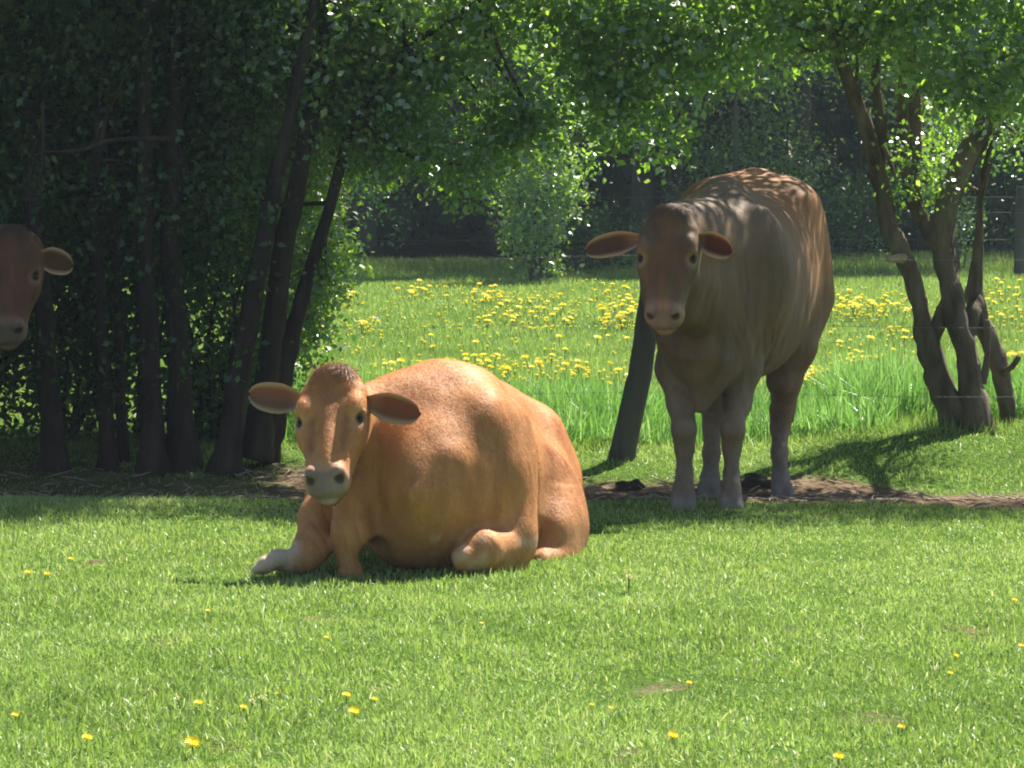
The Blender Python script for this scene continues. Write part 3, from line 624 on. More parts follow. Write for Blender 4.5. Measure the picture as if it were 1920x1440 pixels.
class Tubes:
    def __init__(s): s.V, s.Q, s.T, s.n, s.k = [], [], [], 0, 0
    def add(s, pts, rad, ns=9, knob=.08):
        s.k += 1; V, Q, T = tube_np(pts, rad, ns, knob, s.k * 1.37); s.V.append(V); s.Q.append(Q + s.n); s.T.append(T + s.n); s.n += len(V)
    def px(s, pts, ns=9, knob=.22):
        s.add([W(*p[:3]) for p in pts], [p[3] / 2 / F * p[2] for p in pts], ns, knob)
    def build(s, name, mat, parent, O):
        me = mesh_np(name, np.concatenate(s.V) - np.array(O), [np.concatenate(s.Q), np.concatenate(s.T)], True); return link(name, me, parent, mats=[mat])
def leaves(C, size, nper, spread, droop=.3, asp=.6):
    """leaf faces clustered round twig points C"""
    n = len(C) * nper; P = np.repeat(C, nper, 0) + rng.normal(0, 1, (n, 3)) * np.repeat(spread, nper)[:, None] * np.array([1, 1, .75])
    d = rng.normal(0, 1, (n, 3)); d[:, 2] -= droop; d /= np.linalg.norm(d, axis=1)[:, None]
    q = rng.normal(0, 1, (n, 3)); q[:, 2] += .9; s_ = np.cross(d, q); s_ /= np.linalg.norm(s_, axis=1)[:, None] + 1e-9; nn = np.cross(s_, d)
    L = size * rng.uniform(.6, 1.3, n)[:, None]
    V = np.stack([P, P + d * L * .45 + s_ * L * asp / 2 + nn * L * .06, P + d * L, P + d * L * .45 - s_ * L * asp / 2 + nn * L * .06], 1).reshape(-1, 3)
    i = np.arange(n) * 4; r = np.clip(np.repeat(rng.normal(.45, .16, len(C)), nper) + rng.normal(0, .16, n), 0, 1)
    return V, np.stack([i, i + 1, i + 2, i + 3], 1), np.repeat(r, 4)
def ball(n, c, rad, shell=0., gate=.36):
    """points in an ellipsoid, thinned by noise so that the mass breaks up into clumps and gaps"""
    out = []
    while sum(map(len, out)) < n:
        p = rng.uniform(-1, 1, (n * 3, 3)); r = np.linalg.norm(p, axis=1); p = p[(r < 1) & (r > shell * rng.random(len(r)))]
        q = p * np.array(rad) + np.array(c); k = vn(q[:, 0] + q[:, 1] * .6, q[:, 2] + q[:, 1] * .5, .38, 71); out.append(q[k > gate])
    return np.concatenate(out)[:n]
def crown(name, parent, O, groups, mat):
    V, Q, R, n = [], [], [], 0
    for (pts, size, nper, spread) in groups:
        v, q, r = leaves(pts, size, nper, np.full(len(pts), spread)); V.append(v); Q.append(q + n); R.append(r); n += len(v)
    me = mesh_np(name, np.concatenate(V) - np.array(O), np.concatenate(Q), False, attr={'rnd': np.concatenate(R)}); return link(name, me, parent, mats=[mat])
def twigs(tb, pts, anchors, r0=.012):
    """thin twigs from a set of branch points out to some of the leaf clusters"""
    an = np.array(anchors)
    for p in pts:
        a = an[np.argmin(((an - p) ** 2).sum(1))]
        if np.linalg.norm(a - p) > .7: continue
        m = (a + p) / 2 + rng.normal(0, .06, 3); tb.add([a, m, p], [r0, r0 * .7, r0 * .3], 4, 0)
def near_tree(name, base_px, stems, groups, label, cat='tree', extra=None, twig=60, bark=None, slim=1., leaf=None):
    b = ground_px(*base_px); r = empty(name, b, label, cat)
    tb = Tubes()
    for s_ in stems: tb.px([(*p[:3], p[3] * slim) for p in s_])
    an = [W(*p[:3]) for s_ in stems for p in s_ if p[1] < 420]
    allp = np.concatenate([g[0] for g in groups]); twigs(tb, allp[rng.choice(len(allp), twig)], an or [b])
    if extra: extra(tb)
    tb.build('trunk', bark or M['bark'], r, b); crown('crown', r, b, groups, leaf or M['leaf']); return r
def pxball(n, u, v, D, ru, rv, rd, gate=.36):
    c = W(u, v, D); return ball(n, c, (ru / F * D, rd, rv / F * D), gate=gate)

# right hawthorn with several stems
D = 20.8
stems = [
    [(1797, 830, D, 80), (1785, 770, D, 66), (1757, 700, D, 54), (1742, 650, D, 58), (1733, 600, D, 42), (1718, 540, D, 38), (1696, 480, D, 46), (1668, 420, D, 40), (1650, 340, D, 40), (1632, 260, D - .1, 36), (1600, 170, D - .2, 30), (1560, 60, D - .4, 26), (1500, -150, D - .7, 20), (1430, -420, D - 1, 10)],
    [(1835, 825, D - .05, 84), (1826, 740, D - .05, 60), (1812, 660, D - .05, 52), (1795, 590, D - .05, 58), (1776, 520, D, 48), (1764, 450, D, 54), (1775, 380, D, 56), (1805, 310, D, 54), (1845, 240, D, 48), (1890, 160, D, 42), (1950, 20, D, 36), (2040, -220, D + .1, 26), (2120, -520, D + .2, 10)],
    [(1890, 800, D + .15, 34), (1886, 740, D + .15, 42), (1868, 670, D + .15, 44), (1842, 610, D + .1, 42), (1824, 560, D + .1, 46), (1832, 500, D + .1, 30), (1836, 430, D + .1, 18), (1838, 360, D + .1, 13), (1850, 290, D, 11), (1880, 230, D, 8)],
    [(1764, 460, D, 46), (1735, 430, D, 36), (1712, 380, D, 30), (1700, 300, D + .1, 28), (1690, 200, D + .1, 30), (1700, 90, D + .1, 28), (1722, -20, D, 24), (1735, -300, D - .2, 16), (1740, -560, D - .3, 8)],
    [(1714, 390, D, 30), (1718, 300, D - .1, 26), (1716, 180, D - .1, 26), (1708, 60, D - .1, 20), (1680, -160, D - .3, 14), (1640, -420, D - .6, 8)],
    [(1648, 330, D, 30), (1655, 240, D, 26), (1640, 150, D, 20), (1655, 40, D, 18), (1640, -120, D + .1, 12)],
    [(1742, 650, D, 40), (1760, 600, D, 36), (1780, 560, D, 36)], [(1812, 640, D, 30), (1824, 590, D, 34), (1830, 560, D + .1, 40)],
        [(1842, 720, D, 20), (1852, 660, D, 14), (1850, 600, D, 16)],
    [(1845, 330, D, 10), (1860, 300, D, 8), (1838, 380, D, 7), (1842, 460, D, 6)],
    [(1655, 270, D - .15, 10), (1672, 310, D - .15, 9), (1682, 345, D - .15, 6)], [(1668, 300, D - .15, 7), (1690, 280, D - .15, 5)],
    [(1880, 700, D + .1, 18), (1900, 685, D + .05, 14), (1910, 668, D, 12)], [(1733, 665, D, 26), (1722, 668, D, 20)],
    [(1614, 270, D - .2, 5), (1612, 360, D - .2, 4), (1625, 385, D - .2, 3)]]
gr = [(pxball(260, 1450, 50, 20.4, 230, 120, .35), .05, 20, .09), (pxball(180, 1640, 20, 20.4, 160, 110, .4), .05, 20, .09), (pxball(300, 1840, 50, 20.2, 170, 160, .35), .05, 20, .09),
      (pxball(35, 1720, 300, 20.8, 60, 90, .3), .032, 22, .07), (pxball(26, 1800, 230, 21.3, 60, 60, .2), .034, 22, .07), (pxball(50, 1905, 230, 20.9, 60, 80, .4), .034, 22, .08), (pxball(30, 1760, 390, 21.1, 18, 50, .1), .03, 20, .05),
      (ball(480, (1.45, 20.0, 3.4), (1.2, .95, 1.1), gate=.5), .055, 24, .12), (ball(220, (1.2, 19.85, 3.3), (1.1, .6, .7)), .055, 22, .12), (ball(300, (3.2, 20.5, 4.4), (1.1, .5, .7)), .055, 22, .12)]
tr = near_tree('hawthorn_tree', (1830, 812), stems, gr, 'gnarled tree with several twisted bare stems at the right, its crown shading the standing cow', bark=M['bark_light'], slim=.82)
stub = Tubes(); stub.px([(1696, 484, 20.78, 22), (1680, 484, 20.72, 16), (1662, 486, 20.7, 9)], 7, .2); stub.build('broken_branch', M['wood_pale'], tr, np.array(tr.location))

# left thicket: four multi-stemmed trees and their undergrowth
def st(u0, u1, u2, D, w, vb=905, D2=None):
    D2 = D2 or D
    return [(u0, vb, D, w * 1.5), (u0 + (u1 - u0) * .2, 800, D, w), (u0 + (u1 - u0) * .5, 640, D, w * .85), (u1, 430, D, w * .75), ((u1 + u2) / 2, 240, D, w * .6), (u2, 60, D2, w * .5), (u2 + (u2 - u1) * .8, -260, D2, w * .3)]
near_tree('hawthorn_tree', (60, 905), [st(105, 70, 40, 19.9, 44), st(-60, -90, -120, 20.4, 60), [(60, 292, 19.3, 4), (84, 284, 19.3, 6), (150, 284, 19.3, 8), (200, 262, 19.35, 9), (260, 258, 19.4, 10), (340, 262, 19.6, 14)], [(80, 190, 19.2, 6), (82, 270, 19.2, 7), (78, 330, 19.2, 6), (74, 375, 19.2, 4)]],
          [(pxball(442, -40, 130, 20.3, 170, 190, .8), .042, 24, .10), (pxball(289, 160, 90, 20.4, 130, 130, .8), .042, 24, .10), (ball(1300, (-2.5, 20.9, 3.6), (1.3, 2.0, 1.8)), .06, 24, .15), (pxball(27, 60, 360, 19.7, 120, 130, .2), .045, 14, .12), (pxball(13, 40, 700, 19.7, 110, 110, .2), .045, 12, .12), (pxball(204, 60, 330, 21.4, 150, 120, .5), .04, 22, .1)],
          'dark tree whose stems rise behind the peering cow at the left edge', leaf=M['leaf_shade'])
near_tree('hawthorn_tree', (210, 905), [st(205, 180, 190, 19.9, 30), st(232, 215, 170, 20.2, 20), [(188, 400, 19.9, 16), (184, 300, 19.8, 12), (196, 220, 19.7, 8), (240, 130, 19.6, 6)]],
          [(pxball(391, 280, 100, 20.4, 130, 150, .8), .042, 24, .10), (ball(1100, (-1.7, 20.9, 3.7), (1.1, 2.0, 1.8)), .06, 24, .15), (pxball(31, 240, 380, 19.7, 110, 160, .2), .045, 14, .12), (pxball(11, 220, 660, 19.7, 90, 110, .2), .045, 12, .12), (pxball(187, 230, 320, 21.3, 110, 90, .5), .04, 22, .1)],
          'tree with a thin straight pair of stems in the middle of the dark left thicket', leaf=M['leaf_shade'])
near_tree('hawthorn_tree', (310, 905), [st(290, 270, 275, 19.8, 46), st(345, 320, 330, 19.9, 50)],
          [(pxball(408, 420, 90, 20.3, 130, 130, .8), .042, 24, .10), (ball(800, (-1.25, 20.6, 3.8), (.8, 1.8, 1.6)), .06, 24, .15), (pxball(40, 400, 380, 19.7, 100, 170, .2), .045, 16, .12), (pxball(13, 380, 640, 19.7, 90, 110, .2), .045, 12, .12), (pxball(221, 380, 300, 20.8, 100, 110, .5), .038, 24, .1)],
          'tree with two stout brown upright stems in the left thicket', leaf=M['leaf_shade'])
near_tree('hawthorn_tree', (450, 905), [st(420, 500, 580, 19.8, 46), st(475, 540, 610, 20.0, 50, 860), [(500, 870, 20.1, 44), (520, 760, 20.1, 40), (540, 650, 20.1, 34), (575, 520, 20.1, 26), (620, 380, 20.1, 22), (660, 220, 20.1, 20), (760, 90, 20.1, 16), (900, 0, 20.1, 8)], [(610, 60, 20.2, 22), (720, 10, 20.2, 18), (860, -60, 20.2, 14), (1040, -120, 20.1, 10), (1200, -160, 20.1, 6)]],
          [(pxball(290, 560, 80, 20.2, 140, 150, .5), .05, 20, .09), (pxball(160, 780, 60, 20.2, 180, 130, .3), .05, 20, .09), (pxball(90, 650, 250, 20.2, 80, 110, .25), .033, 24, .08), (pxball(75, 810, 240, 20.1, 90, 90, .2), .033, 22, .075), (pxball(22, 880, 340, 20.0, 50, 50, .15), .033, 20, .06),
           (pxball(255, 520, 380, 20.6, 90, 130, .5), .036, 24, .1), (pxball(102, 610, 470, 20.4, 35, 90, .3), .033, 22, .07), (pxball(51, 575, 600, 20.4, 22, 60, .2), .033, 20, .06),
           (pxball(150, 1000, 20, 20.3, 160, 110, .3), .05, 20, .09), (pxball(160, 1170, 60, 20.4, 130, 130, .3), .05, 20, .09),
           (pxball(93, 690, 190, 20.3, 110, 90, .25, .5), .048, 20, .09), (pxball(86, 830, 190, 20.3, 100, 90, .22, .5), .048, 20, .09), (pxball(37, 850, 300, 20.2, 70, 60, .18, .5), .046, 18, .08), (pxball(86, 980, 180, 20.4, 100, 90, .22, .5), .048, 20, .09),
           (pxball(80, 1120, 180, 20.4, 100, 90, .22, .5), .048, 20, .09), (pxball(21, 740, 330, 20.2, 55, 55, .15, .5), .046, 18, .08), (pxball(24, 1240, 240, 20.5, 60, 70, .2, .5), .046, 18, .08),
           (ball(800, (-1.7, 22.7, 3.0), (1.5, 1.0, 1.1)), .06, 24, .15), (ball(420, (-.55, 21.6, 3.4), (.85, 1.0, .95)), .055, 24, .14), (ball(460, (-.1, 20.05, 3.35), (1.7, .75, .6)), .05, 24, .13)],  # unseen overhead leaf masses, added to keep sun off thicket and hedge foot
          'leaning tree at the right side of the left thicket, its boughs reaching over the field')
def bush(name, base_px, groups, label, mat=None, cat='bush', stems=7, hgt=.9, spread=.5, D=None, mat_b=None):
    b = ground_px(*base_px) if D is None else np.array([W(base_px[0], 500, D)[0], D, 0]); b[2] = gh(b[0], b[1])
    r = empty(name, b, label, cat); tb = Tubes()
    for k in range(stems):
        a = rng.uniform(0, 6.28); s_ = spread * rng.uniform(.3, 1); tip = b + [math.cos(a) * s_, math.sin(a) * s_ * .6, hgt * rng.uniform(.6, 1.1)]
        tb.add([b + [math.cos(a) * .05, math.sin(a) * .05, -.03], (b * .5 + tip * .5) + rng.normal(0, .04, 3), tip], [.018 * hgt, .012 * hgt, .004], 5, .1)
    tb.build('stems', mat_b or M['bark'], r, b); crown('foliage', r, b, groups, mat or M['leaf']); return r
ug = [(-60, 'low dark bush under the peering cow at the left edge', 20.9), (110, 'dark undergrowth bush left of the thin stems in the thicket', 21.2), (250, 'dark undergrowth bush behind the stout upright stems', 21.3), (390, 'dark undergrowth bush in the right part of the left thicket', 21.3), (430, 'leafy bush filling the gap under the leaning tree of the thicket', 21.4)]
for u, lab, D in ug:
    X = W(u, 600, D)[0]; w = .42 if u < 450 else .2
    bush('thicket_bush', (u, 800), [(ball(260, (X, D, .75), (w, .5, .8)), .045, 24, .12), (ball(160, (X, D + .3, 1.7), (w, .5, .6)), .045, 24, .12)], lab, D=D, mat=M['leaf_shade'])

# field edge wood
def far_tree(name, X, Y, hgt, rad, label, size=.085, n=700, tw=.16, low=.35, lean=0., group='trees of the wood beyond the meadow', mat=None, dy=.85):
    b = np.array([X, Y, float(gh(X, Y))]); r = empty(name, b, label, 'tree', group); tb = Tubes()
    top = b + [lean, 0, hgt * .85]; tb.add([b + [0, 0, -.1], b + [lean * .2, 0, hgt * .3], b + [lean * .5, 0, hgt * .55], top], [tw, tw * .8, tw * .5, .03], 9, .08)
    for k in range(9):
        z = hgt * rng.uniform(low, .75); a = rng.uniform(0, 6.28); L_ = rad * rng.uniform(.5, .9); s0 = b + [lean * z / hgt, 0, z]
        tb.add([s0, s0 + [math.cos(a) * L_ * .5, math.sin(a) * L_ * .5, .25 * L_], s0 + [math.cos(a) * L_, math.sin(a) * L_, .35 * L_]], [tw * .4, tw * .25, .015], 5, .1)
    tb.build('trunk', M['bark_far'], r, b)
    c = b + [lean * .6, 0, hgt * (.5 + low * .5)]
    crown('crown', r, b, [(ball(n, c, (rad, rad * dy, hgt * (1 - low) * .55)), size, 22, .28 if mat is None else .15)], mat or M['leaf_far']); return r
spots = [(.35, 48.2, 4.8, 1.1, .38, 'slim sunlit tree with hanging bright leaves left of the cow head'), (-2.0, 47.2, 5.2, 1.6, .42, 'sunlit young tree over the dark opening in the wood'), (2.6, 48.5, 5, 1.5, .40, 'sunlit young tree above the back of the standing cow'), (5.0, 48.5, 5.2, 1.4, .30, 'sunlit young tree seen between the twisted stems'),
         (-8.6, 53, 8, 2.6, .1, 'leafy dark tree at the far left end of the wood'), (-6.1, 54.5, 8.5, 2.6, .1, 'wood tree with low dark crown, second from the left'), (-3.9, 52.5, 7.5, 2.3, .14, 'wood tree seen through the left thicket leaves'),
         (-1.9, 54.5, 8, 2.5, .22, 'wood tree behind the dark opening left of the bright bush'), (-.2, 55.5, 8.5, 2.5, .2, 'wood tree right above the bright climbing bush'), (1.62, 51.6, 8, 2.3, .22, 'grey trunked tree behind the head of the standing cow'),
         (2.02, 52.6, 7.6, 1.9, .25, 'paler trunked tree close behind the grey one'), (3.6, 51.8, 8.2, 2.2, .28, 'straight dark trunked tree right above the rump of the standing cow'), (5.3, 53.5, 8, 2.5, .15, 'wood tree behind the twisted right hand stems'), (7.4, 52.6, 8.5, 2.6, .12, 'wood tree at the far right behind the fence post'),
         (9.8, 54, 8.5, 2.8, .1, 'leafy wood tree at the far right edge')]
for X, Y, h_, r_, lo_, lab in spots:
    if Y < 49: far_tree('woodland_tree', X, Y, h_, r_, lab, low=lo_, tw=.035, size=.07, n=620, mat=M['leaf'], dy=.4)
    else: far_tree('woodland_tree', X, Y, h_, r_, lab, low=lo_, tw=.14 if abs(X) > 2.2 else .15)
# the deeper wood reads as one shaded mass
Cw = np.stack([rng.uniform(-14, 15, 8000), rng.uniform(56.5, 66, 8000), rng.uniform(0, 9, 8000)], 1); Cw[:, 2] += gh(Cw[:, 0], Cw[:, 1])
v_, q_, r_ = leaves(Cw, .30, 15, np.full(len(Cw), .35)); tag(link('deep_wood', mesh_np('deep_wood', v_, q_, False, attr={'rnd': r_}), mats=[M['leaf_far']]), 'deep shaded wood closing the view behind the meadow trees', 'wood', kind='stuff')

# shrubs at the wood's edge
def fb(u, D, w, h_, n, lab, size=.06, mat='leaf_far', sp=.12, dz=0.):
    X = W(u, 500, D)[0]; z = float(gh(X, D)); bush('woodland_bush', (u, 500), [(ball(n, (X, D, z + h_ * .5 + dz), (w, .6, h_ * .55)), size, 20, sp)], lab, mat=M[mat], D=D, hgt=h_ * .8, spread=w * .7, mat_b=M['bark_far'])
fb(1005, 45.3, .42, 1.5, 190, 'bright sunlit bush in front of the wood, left of the standing cow', .06, 'leaf', .10)
fb(1030, 45.6, .5, 2.6, 230, 'tall airy sunlit sapling rising above the bright bush', .06, 'leaf', .11, .3)
fb(1090, 48.5, .8, .8, 130, 'low dark bush spreading at the wood edge left of the cow head')
fb(620, 49, .9, 1.2, 130, 'dim bush at the wood edge beside the left thicket')
fb(1400, 50.5, .9, 1.9, 150, 'pale green bush at the wood edge behind the back of the standing cow', .07, 'leaf')
fb(1470, 50.8, .6, 2.3, 110, 'light green sapling at the wood edge right of the standing cow', .06, 'leaf')
fb(1600, 50.0, .6, 1.0, 110, 'dark low bush at the wood edge left of the twisted stems')
fb(1860, 51.5, 1.0, 1.3, 150, 'dark bush at the wood edge at the right side')
fb(1800, 47.5, .25, .9, 30, 'small bright shrub seen between the twisted stems', .05, 'leaf', .08)

# ------------------------------------------------------------------ fences
fr = empty('wire_fence', ground_px(1168, 862), 'rusty barbed wire fence with a thick leaning post behind the standing cow', 'fence'); O = np.array(fr.location)
t = Tubes(); b = ground_px(1168, 862); Dp = b[1]
t.px([(1163, 875, Dp, 52), (1178, 800, Dp, 48), (1199, 712, Dp, 46), (1211, 630, Dp, 44), (1220, 560, Dp, 42), (1228, 470, Dp, 40)], 12, .05); t.build('post', M['post'], fr, O)
for v in (741, 611, 484):
    zz = W(960, v, Dp)[2]; t = Tubes(); xs = np.linspace(-3.6, 4.2, 60); pts = [(x, Dp + .05, zz + .012 * math.sin(x * 2.1)) for x in xs]
    t.add(pts, [.0009] * len(pts), 4, 0)
    for x in np.arange(-3.5, 4.1, .13):
        z = zz + .012 * math.sin(x * 2.1)
        for a in (.5, 2.2): t.add([(x - .011 * math.cos(a), Dp + .05, z - .011 * math.sin(a)), (x + .011 * math.cos(a), Dp + .05, z + .011 * math.sin(a))], [.0012, .0012], 3, 0)
    t.build('wire', M['wire'], fr, O)
Xp = W(1912, 480, 46)[0]; Of = np.array([Xp, 46., 0.])
fr2 = empty('wire_fence', Of, 'grey fence post and thin wires at the far side of the meadow', 'fence')
for X in (Xp,):
    t = Tubes(); z = float(gh(X, 46)); t.add([(X, 46, z - .1), (X, 46, z + .5), (X + .02, 46, z + 1.0)], [.065, .062, .058], 10, .05); t.build('post', M['post'], fr2, Of)
for z in (.45, .75, .92):
    t = Tubes(); xs = np.linspace(-9, 9, 30); t.add([(x, 45.92, z + float(gh(x, 46)) * .3) for x in xs], [.0015] * 30, 4, 0); t.build('wire', M['wire'], fr2, Of)

# ------------------------------------------------------------------ flowers
def flower_mesh(name, R, hgt, mat, white=False, parts=False):
    V, Q, T, n = [], [], [], 0; rings = [(R, .000, 16), (R * .8, .004, 14), (R * .55, .008, 11), (R * .3, .011, 7)] if not white else [(R, 0, 15)]
    for r, z, k in rings:
        for i in range(k):
            a = i * 2 * math.pi / k + z * 90; w = .22 if not white else .16; c, s_ = math.cos(a), math.sin(a)
            for q in ((0, 0, -.003), (r * .6 * math.cos(a + w), r * .6 * math.sin(a + w), .001), (r * c, r * s_, .004 - .0 * r), (r * .6 * math.cos(a - w), r * .6 * math.sin(a - w), .001)): V.append((q[0], q[1], hgt + z + q[2]))
            Q.append([n, n + 1, n + 2, n + 3]); n += 4
    return np.array(V), np.array(Q)
def stem_np(hgt, r=.0022):
    return tube_np([(.006, 0, -.01), (.002, .002, hgt * .5), (0, 0, hgt - .004)], [r, r, r * 1.4], 5, 0)
def single_flower(name, R, hgt, mat, white=False):
    V, Q = flower_mesh(name, R, hgt, mat, white); sv, sq, stt = stem_np(hgt); n = len(V); mi = [0] * len(Q) + [1] * (len(sq) + len(stt))
    VV = np.concatenate([V, sv]); FF = [np.concatenate([Q, sq + n]), stt + n]
    if white:
        cv, cq, ct = tube_np([(0, 0, hgt), (0, 0, hgt + .006)], [R * .4, R * .25], 8, 0); m = len(VV); VV = np.concatenate([VV, cv]); FF = [np.concatenate([FF[0], cq + m]), np.concatenate([FF[1], ct + m])]
        mi = [0] * len(Q) + [1] * len(sq) + [2] * len(cq) + [1] * len(stt) + [2] * len(ct)
    me = mesh_np(name, VV, FF, False, attr={'rnd': rng.random(len(VV))}, matidx=mi); me.materials.append(mat); me.materials.append(M['stem'])
    if white: me.materials.append(M['petal'])
    return me
fm = [single_flower('dandelion', .023 + .0035 * k, .085 + .018 * k, M['petal']) for k in range(4)]
def put_flower(name, me, p, label, cat, group, tilt=.5, sc=1.):
    o = bpy.data.objects.new(name, me); COL.objects.link(o); o.location = [float(c) for c in p]
    o.rotation_euler = (rng.uniform(.05, tilt), rng.uniform(-.3, .3), rng.uniform(-.6, .6)); o.scale = (sc,) * 3; tag(o, label, cat, group); return o
clusters = [(590, 665, 528, 560, 16), (748, 805, 524, 548, 10), (838, 945, 532, 560, 12), (900, 1062, 545, 606, 44), (1100, 1192, 524, 560, 10), (1130, 1195, 545, 606, 30), (588, 612, 585, 618, 4), (665, 702, 596, 612, 6), (718, 815, 680, 694, 6), (840, 1115, 672, 702, 26),
            (620, 1180, 625, 668, 8), (1548, 1720, 540, 590, 22), (1585, 1660, 556, 582, 14), (1492, 1542, 695, 728, 12), (1590, 1645, 664, 700, 9), (1560, 1720, 615, 662, 8), (1850, 1920, 518, 604, 16), (1885, 1920, 650, 705, 6), (1540, 1700, 700, 740, 5), (560, 600, 640, 700, 3), (470, 560, 700, 740, 3), (1100, 1180, 700, 722, 3)]
WHERE = ['at the wood side of the meadow beside the left thicket', 'in the small patch at the wood side, right of the thicket', 'in the far band left of the bright bush', 'in the densest yellow band below the bright bush', 'in the far row left of the head of the standing cow', 'in the dense patch beside the muzzle of the standing cow', 'scattered next to the stems of the left thicket', 'in the small group along the upper fence wire', 'just above the head of the lying cow', 'in the band just above the back of the lying cow',
         'scattered in mid meadow between the lying cow and the far band', 'in the far patch right of the standing cow', 'in the dense heart of the far patch right of the standing cow', 'in the large clump beside the hind leg of the standing cow', 'in the clump left of the twisted stems', 'scattered between the standing cow and the twisted stems', 'in the far patch right of the twisted stems', 'in the near patch at the right edge of the meadow', 'low in the uncut grass right of the hind leg', 'at the right foot of the left thicket', 'behind the left ear of the lying cow', 'left of the leaning fence post']
for ci, (u0, u1, v0, v1, k) in enumerate(clusters):
    for _ in range(k):
        uu, vv = rng.uniform(u0, u1), rng.uniform(v0, v1); p = ground_px(uu, vv + 22); 
        put_flower('dandelion', fm[int(rng.integers(4))], p, 'yellow dandelion ' + WHERE[ci], 'dandelion', 'dandelions ' + WHERE[ci])
mv = []; mq = []; mt = []; mi1 = []; c_ = 0
sV = np.array([v.co[:] for v in fm[0].vertices]); sQ = np.array([list(p.vertices) for p in fm[0].polygons if len(p.vertices) == 4]); hq = sum(1 for p in fm[0].polygons if p.material_index == 0)
for (u0, u1, v0, v1, k) in clusters + [(600, 1190, 528, 606, 60), (1550, 1920, 535, 612, 45), (700, 1190, 672, 708, 28), (600, 1190, 610, 670, 14), (1500, 1900, 620, 720, 22)]:
    for _ in range(int(k * 3.0)):
        uu, vv = rng.uniform(u0 - 15, u1 + 15), rng.uniform(v0 - 6, v1 + 6); p = ground_px(uu, vv + 16); p[2] -= .015; mv.append(sV * rng.uniform(.55, .85) + p); mq.append(sQ + c_); mi1 += [0] * hq + [1] * (len(sQ) - hq); c_ += len(sV)
mv = np.concatenate(mv); me = mesh_np('small_dandelions', mv, np.concatenate(mq), False, attr={'rnd': rng.random(len(mv))}, matidx=mi1); me.materials.append(M['petal']); me.materials.append(M['stem'])
tag(link('small_dandelions', me), 'carpet of smaller half open dandelions low among the larger ones in the meadow', 'dandelions', kind='stuff')
fv, fq = flower_mesh('flower_head', .021, .045, None); fh = mesh_np('flower_head', fv, fq, False, attr={'rnd': rng.random(len(fv))}); fh.materials.append(M['petal'])
sv, sq, stt = stem_np(.045); fs = mesh_np('stem', sv, [sq, stt]); fs.materials.append(M['stem'])
near = [(358, 1402, 1.15, 'largest yellow dandelion, at the lower left near the bottom of the picture'), (160, 1390, .8, 'small dandelion near the bottom left corner'), (662, 1336, .9, 'yellow dandelion below the lying cow, lower of a close pair'), (648, 1306, .7, 'small dandelion below the lying cow, upper of a close pair'),
        (1258, 1381, .8, 'yellow dandelion in the foreground below the standing cow'), (1571, 1424, .8, 'yellow dandelion at the bottom edge right of centre'), (1690, 1362, .6, None), (1790, 1222, .5, None), (1780, 1256, .5, None), (1900, 1120, .6, None), (1916, 1205, .6, None), (1290, 1277, .5, None), (55, 1071, .7, 'left one of two dandelions side by side at the left edge of the sunlit grass'), (92, 1075, .7, 'right one of two dandelions side by side at the left edge of the sunlit grass'), (133, 1041, .6, None), (455, 1325, .6, None), (374, 1320, .7, None), (28, 1336, .6, None), (700, 1308, .5, None), (390, 1138, .45, None), (905, 1161, .4, None), (615, 1190, .5, None), (1145, 1322, .5, None), (1108, 1314, .4, None), (520, 1290, .35, None)]
for u_, v_, sc, lab in near:
    p = ground_px(u_, v_ + 16); r = empty('dandelion', p, lab or 'small yellow dandelion in the short foreground grass', 'dandelion', 'dandelions in the foreground grass'); r.rotation_euler = (rng.uniform(.3, .7), rng.uniform(-.2, .2), 0); r.scale = (sc,) * 3
    for nme, me in (('flower_head', fh), ('stem', fs)):
        c = bpy.data.objects.new(nme, me); COL.objects.link(c); c.parent = r
dm = single_flower('daisy', .0105, .04, M['white_petal'], True)
for u_, v_, sc, lab in [(1175, 1098, 1.5, 'white daisy standing alone in the grass right of the lying cow'), (338, 1325, 1.1, 'white daisy at the lower left, left of a pair of daisies'), (470, 1329, 1.1, 'left daisy of a close white pair at the lower left'), (488, 1323, 1.1, 'right daisy of a close white pair at the lower left')]:
    put_flower('daisy', dm, ground_px(u_, v_ + 12), lab, 'daisy', 'daisies in the foreground grass', .8, sc)

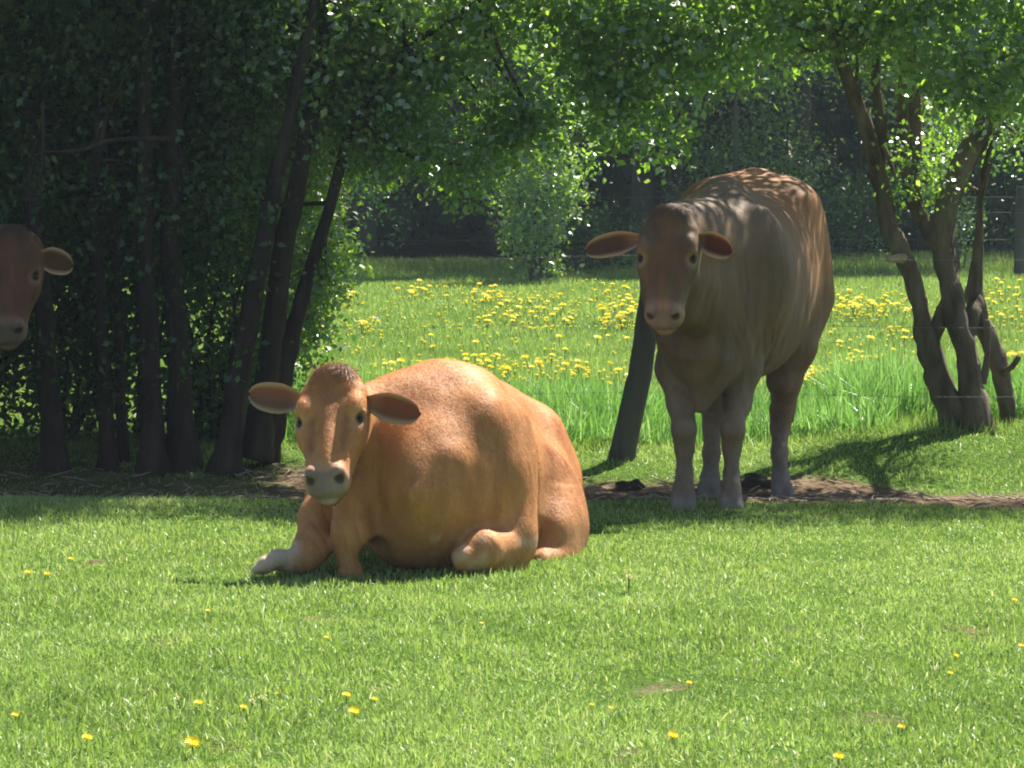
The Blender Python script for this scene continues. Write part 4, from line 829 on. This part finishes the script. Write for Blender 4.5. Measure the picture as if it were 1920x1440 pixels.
# clods and litter on the trodden hedge foot
def clod(u, v, r, lab):
    p = ground_px(u, v); import bmesh
    bm = bmesh.new(); bmesh.ops.create_icosphere(bm, subdivisions=4, radius=r)
    for q in bm.verts:
        c = q.co; k = .6 + .8 * float(vn(c.x * 1.7 + c.z, c.y * 1.3 + c.z * .7 + u, r * .55, 3)); q.co = Vector((c.x * k * 1.2, c.y * k, max(c.z * k * .7, -r * .2)))
    me = bpy.data.meshes.new('clod'); bm.to_mesh(me); bm.free(); me.polygons.foreach_set('use_smooth', [True] * len(me.polygons)); o = link('clod', me, loc=p, mats=[M['dung']]); tag(o, lab, 'clod', 'dark clods on the trodden ground')
clod(1418, 910, .07, 'dark clod of earth between the legs of the standing cow'); clod(1180, 915, .05, 'dark clod left of the forelegs of the standing cow')
n = 900; px = rng.uniform(-2.6, 2.9, n); py = rng.uniform(17.95, 20.2, n); k = bare_mask(px, py) > .3; px, py = px[k], py[k]
V, Q, T, c = [], [], [], 0
for x, y in zip(px[:360], py[:360]):
    a = rng.uniform(0, 3.14); L_ = rng.uniform(.03, .14); z = float(gh(x, y)) + .012; d = np.array([math.cos(a), math.sin(a), rng.uniform(-.05, .25)]) * L_ / 2
    v, q, t_ = tube_np([np.array([x, y, z]) - d, np.array([x, y, z]), np.array([x, y, z]) + d + rng.normal(0, .006, 3)], [.003, .0035, .002], 4, 0); V.append(v); Q.append(q + c); T.append(t_ + c); c += len(v)
tag(link('twig_litter', mesh_np('twig_litter', np.concatenate(V), [np.concatenate(Q), np.concatenate(T)]), mats=[M['wood_pale']]), 'fallen twigs and litter on the bare trodden soil under the trees', 'litter', kind='stuff')

# ------------------------------------------------------------------ hazy spring air
def haze():
    lo, hi = (-41, -4, -1.4), (41, 82, 13); v = [(x, y, z) for x in (lo[0], hi[0]) for y in (lo[1], hi[1]) for z in (lo[2], hi[2])]
    f = [(0, 1, 3, 2), (4, 6, 7, 5), (0, 4, 5, 1), (2, 3, 7, 6), (0, 2, 6, 4), (1, 5, 7, 3)]
    me = bpy.data.meshes.new('haze'); me.from_pydata(v, [], f); o = link('haze', me); m, n, out = newmat('thin_haze')
    p = n.nodes.new('ShaderNodeVolumePrincipled'); p.inputs['Color'].default_value = (.75, .87, 1, 1); p.inputs['Density'].default_value = .00048; p.inputs['Anisotropy'].default_value = .2
    n.links.new(p.outputs[0], out.inputs['Volume']); me.materials.append(m); tag(o, 'thin pale haze in the spring air over the pasture', 'haze', kind='stuff')
haze()
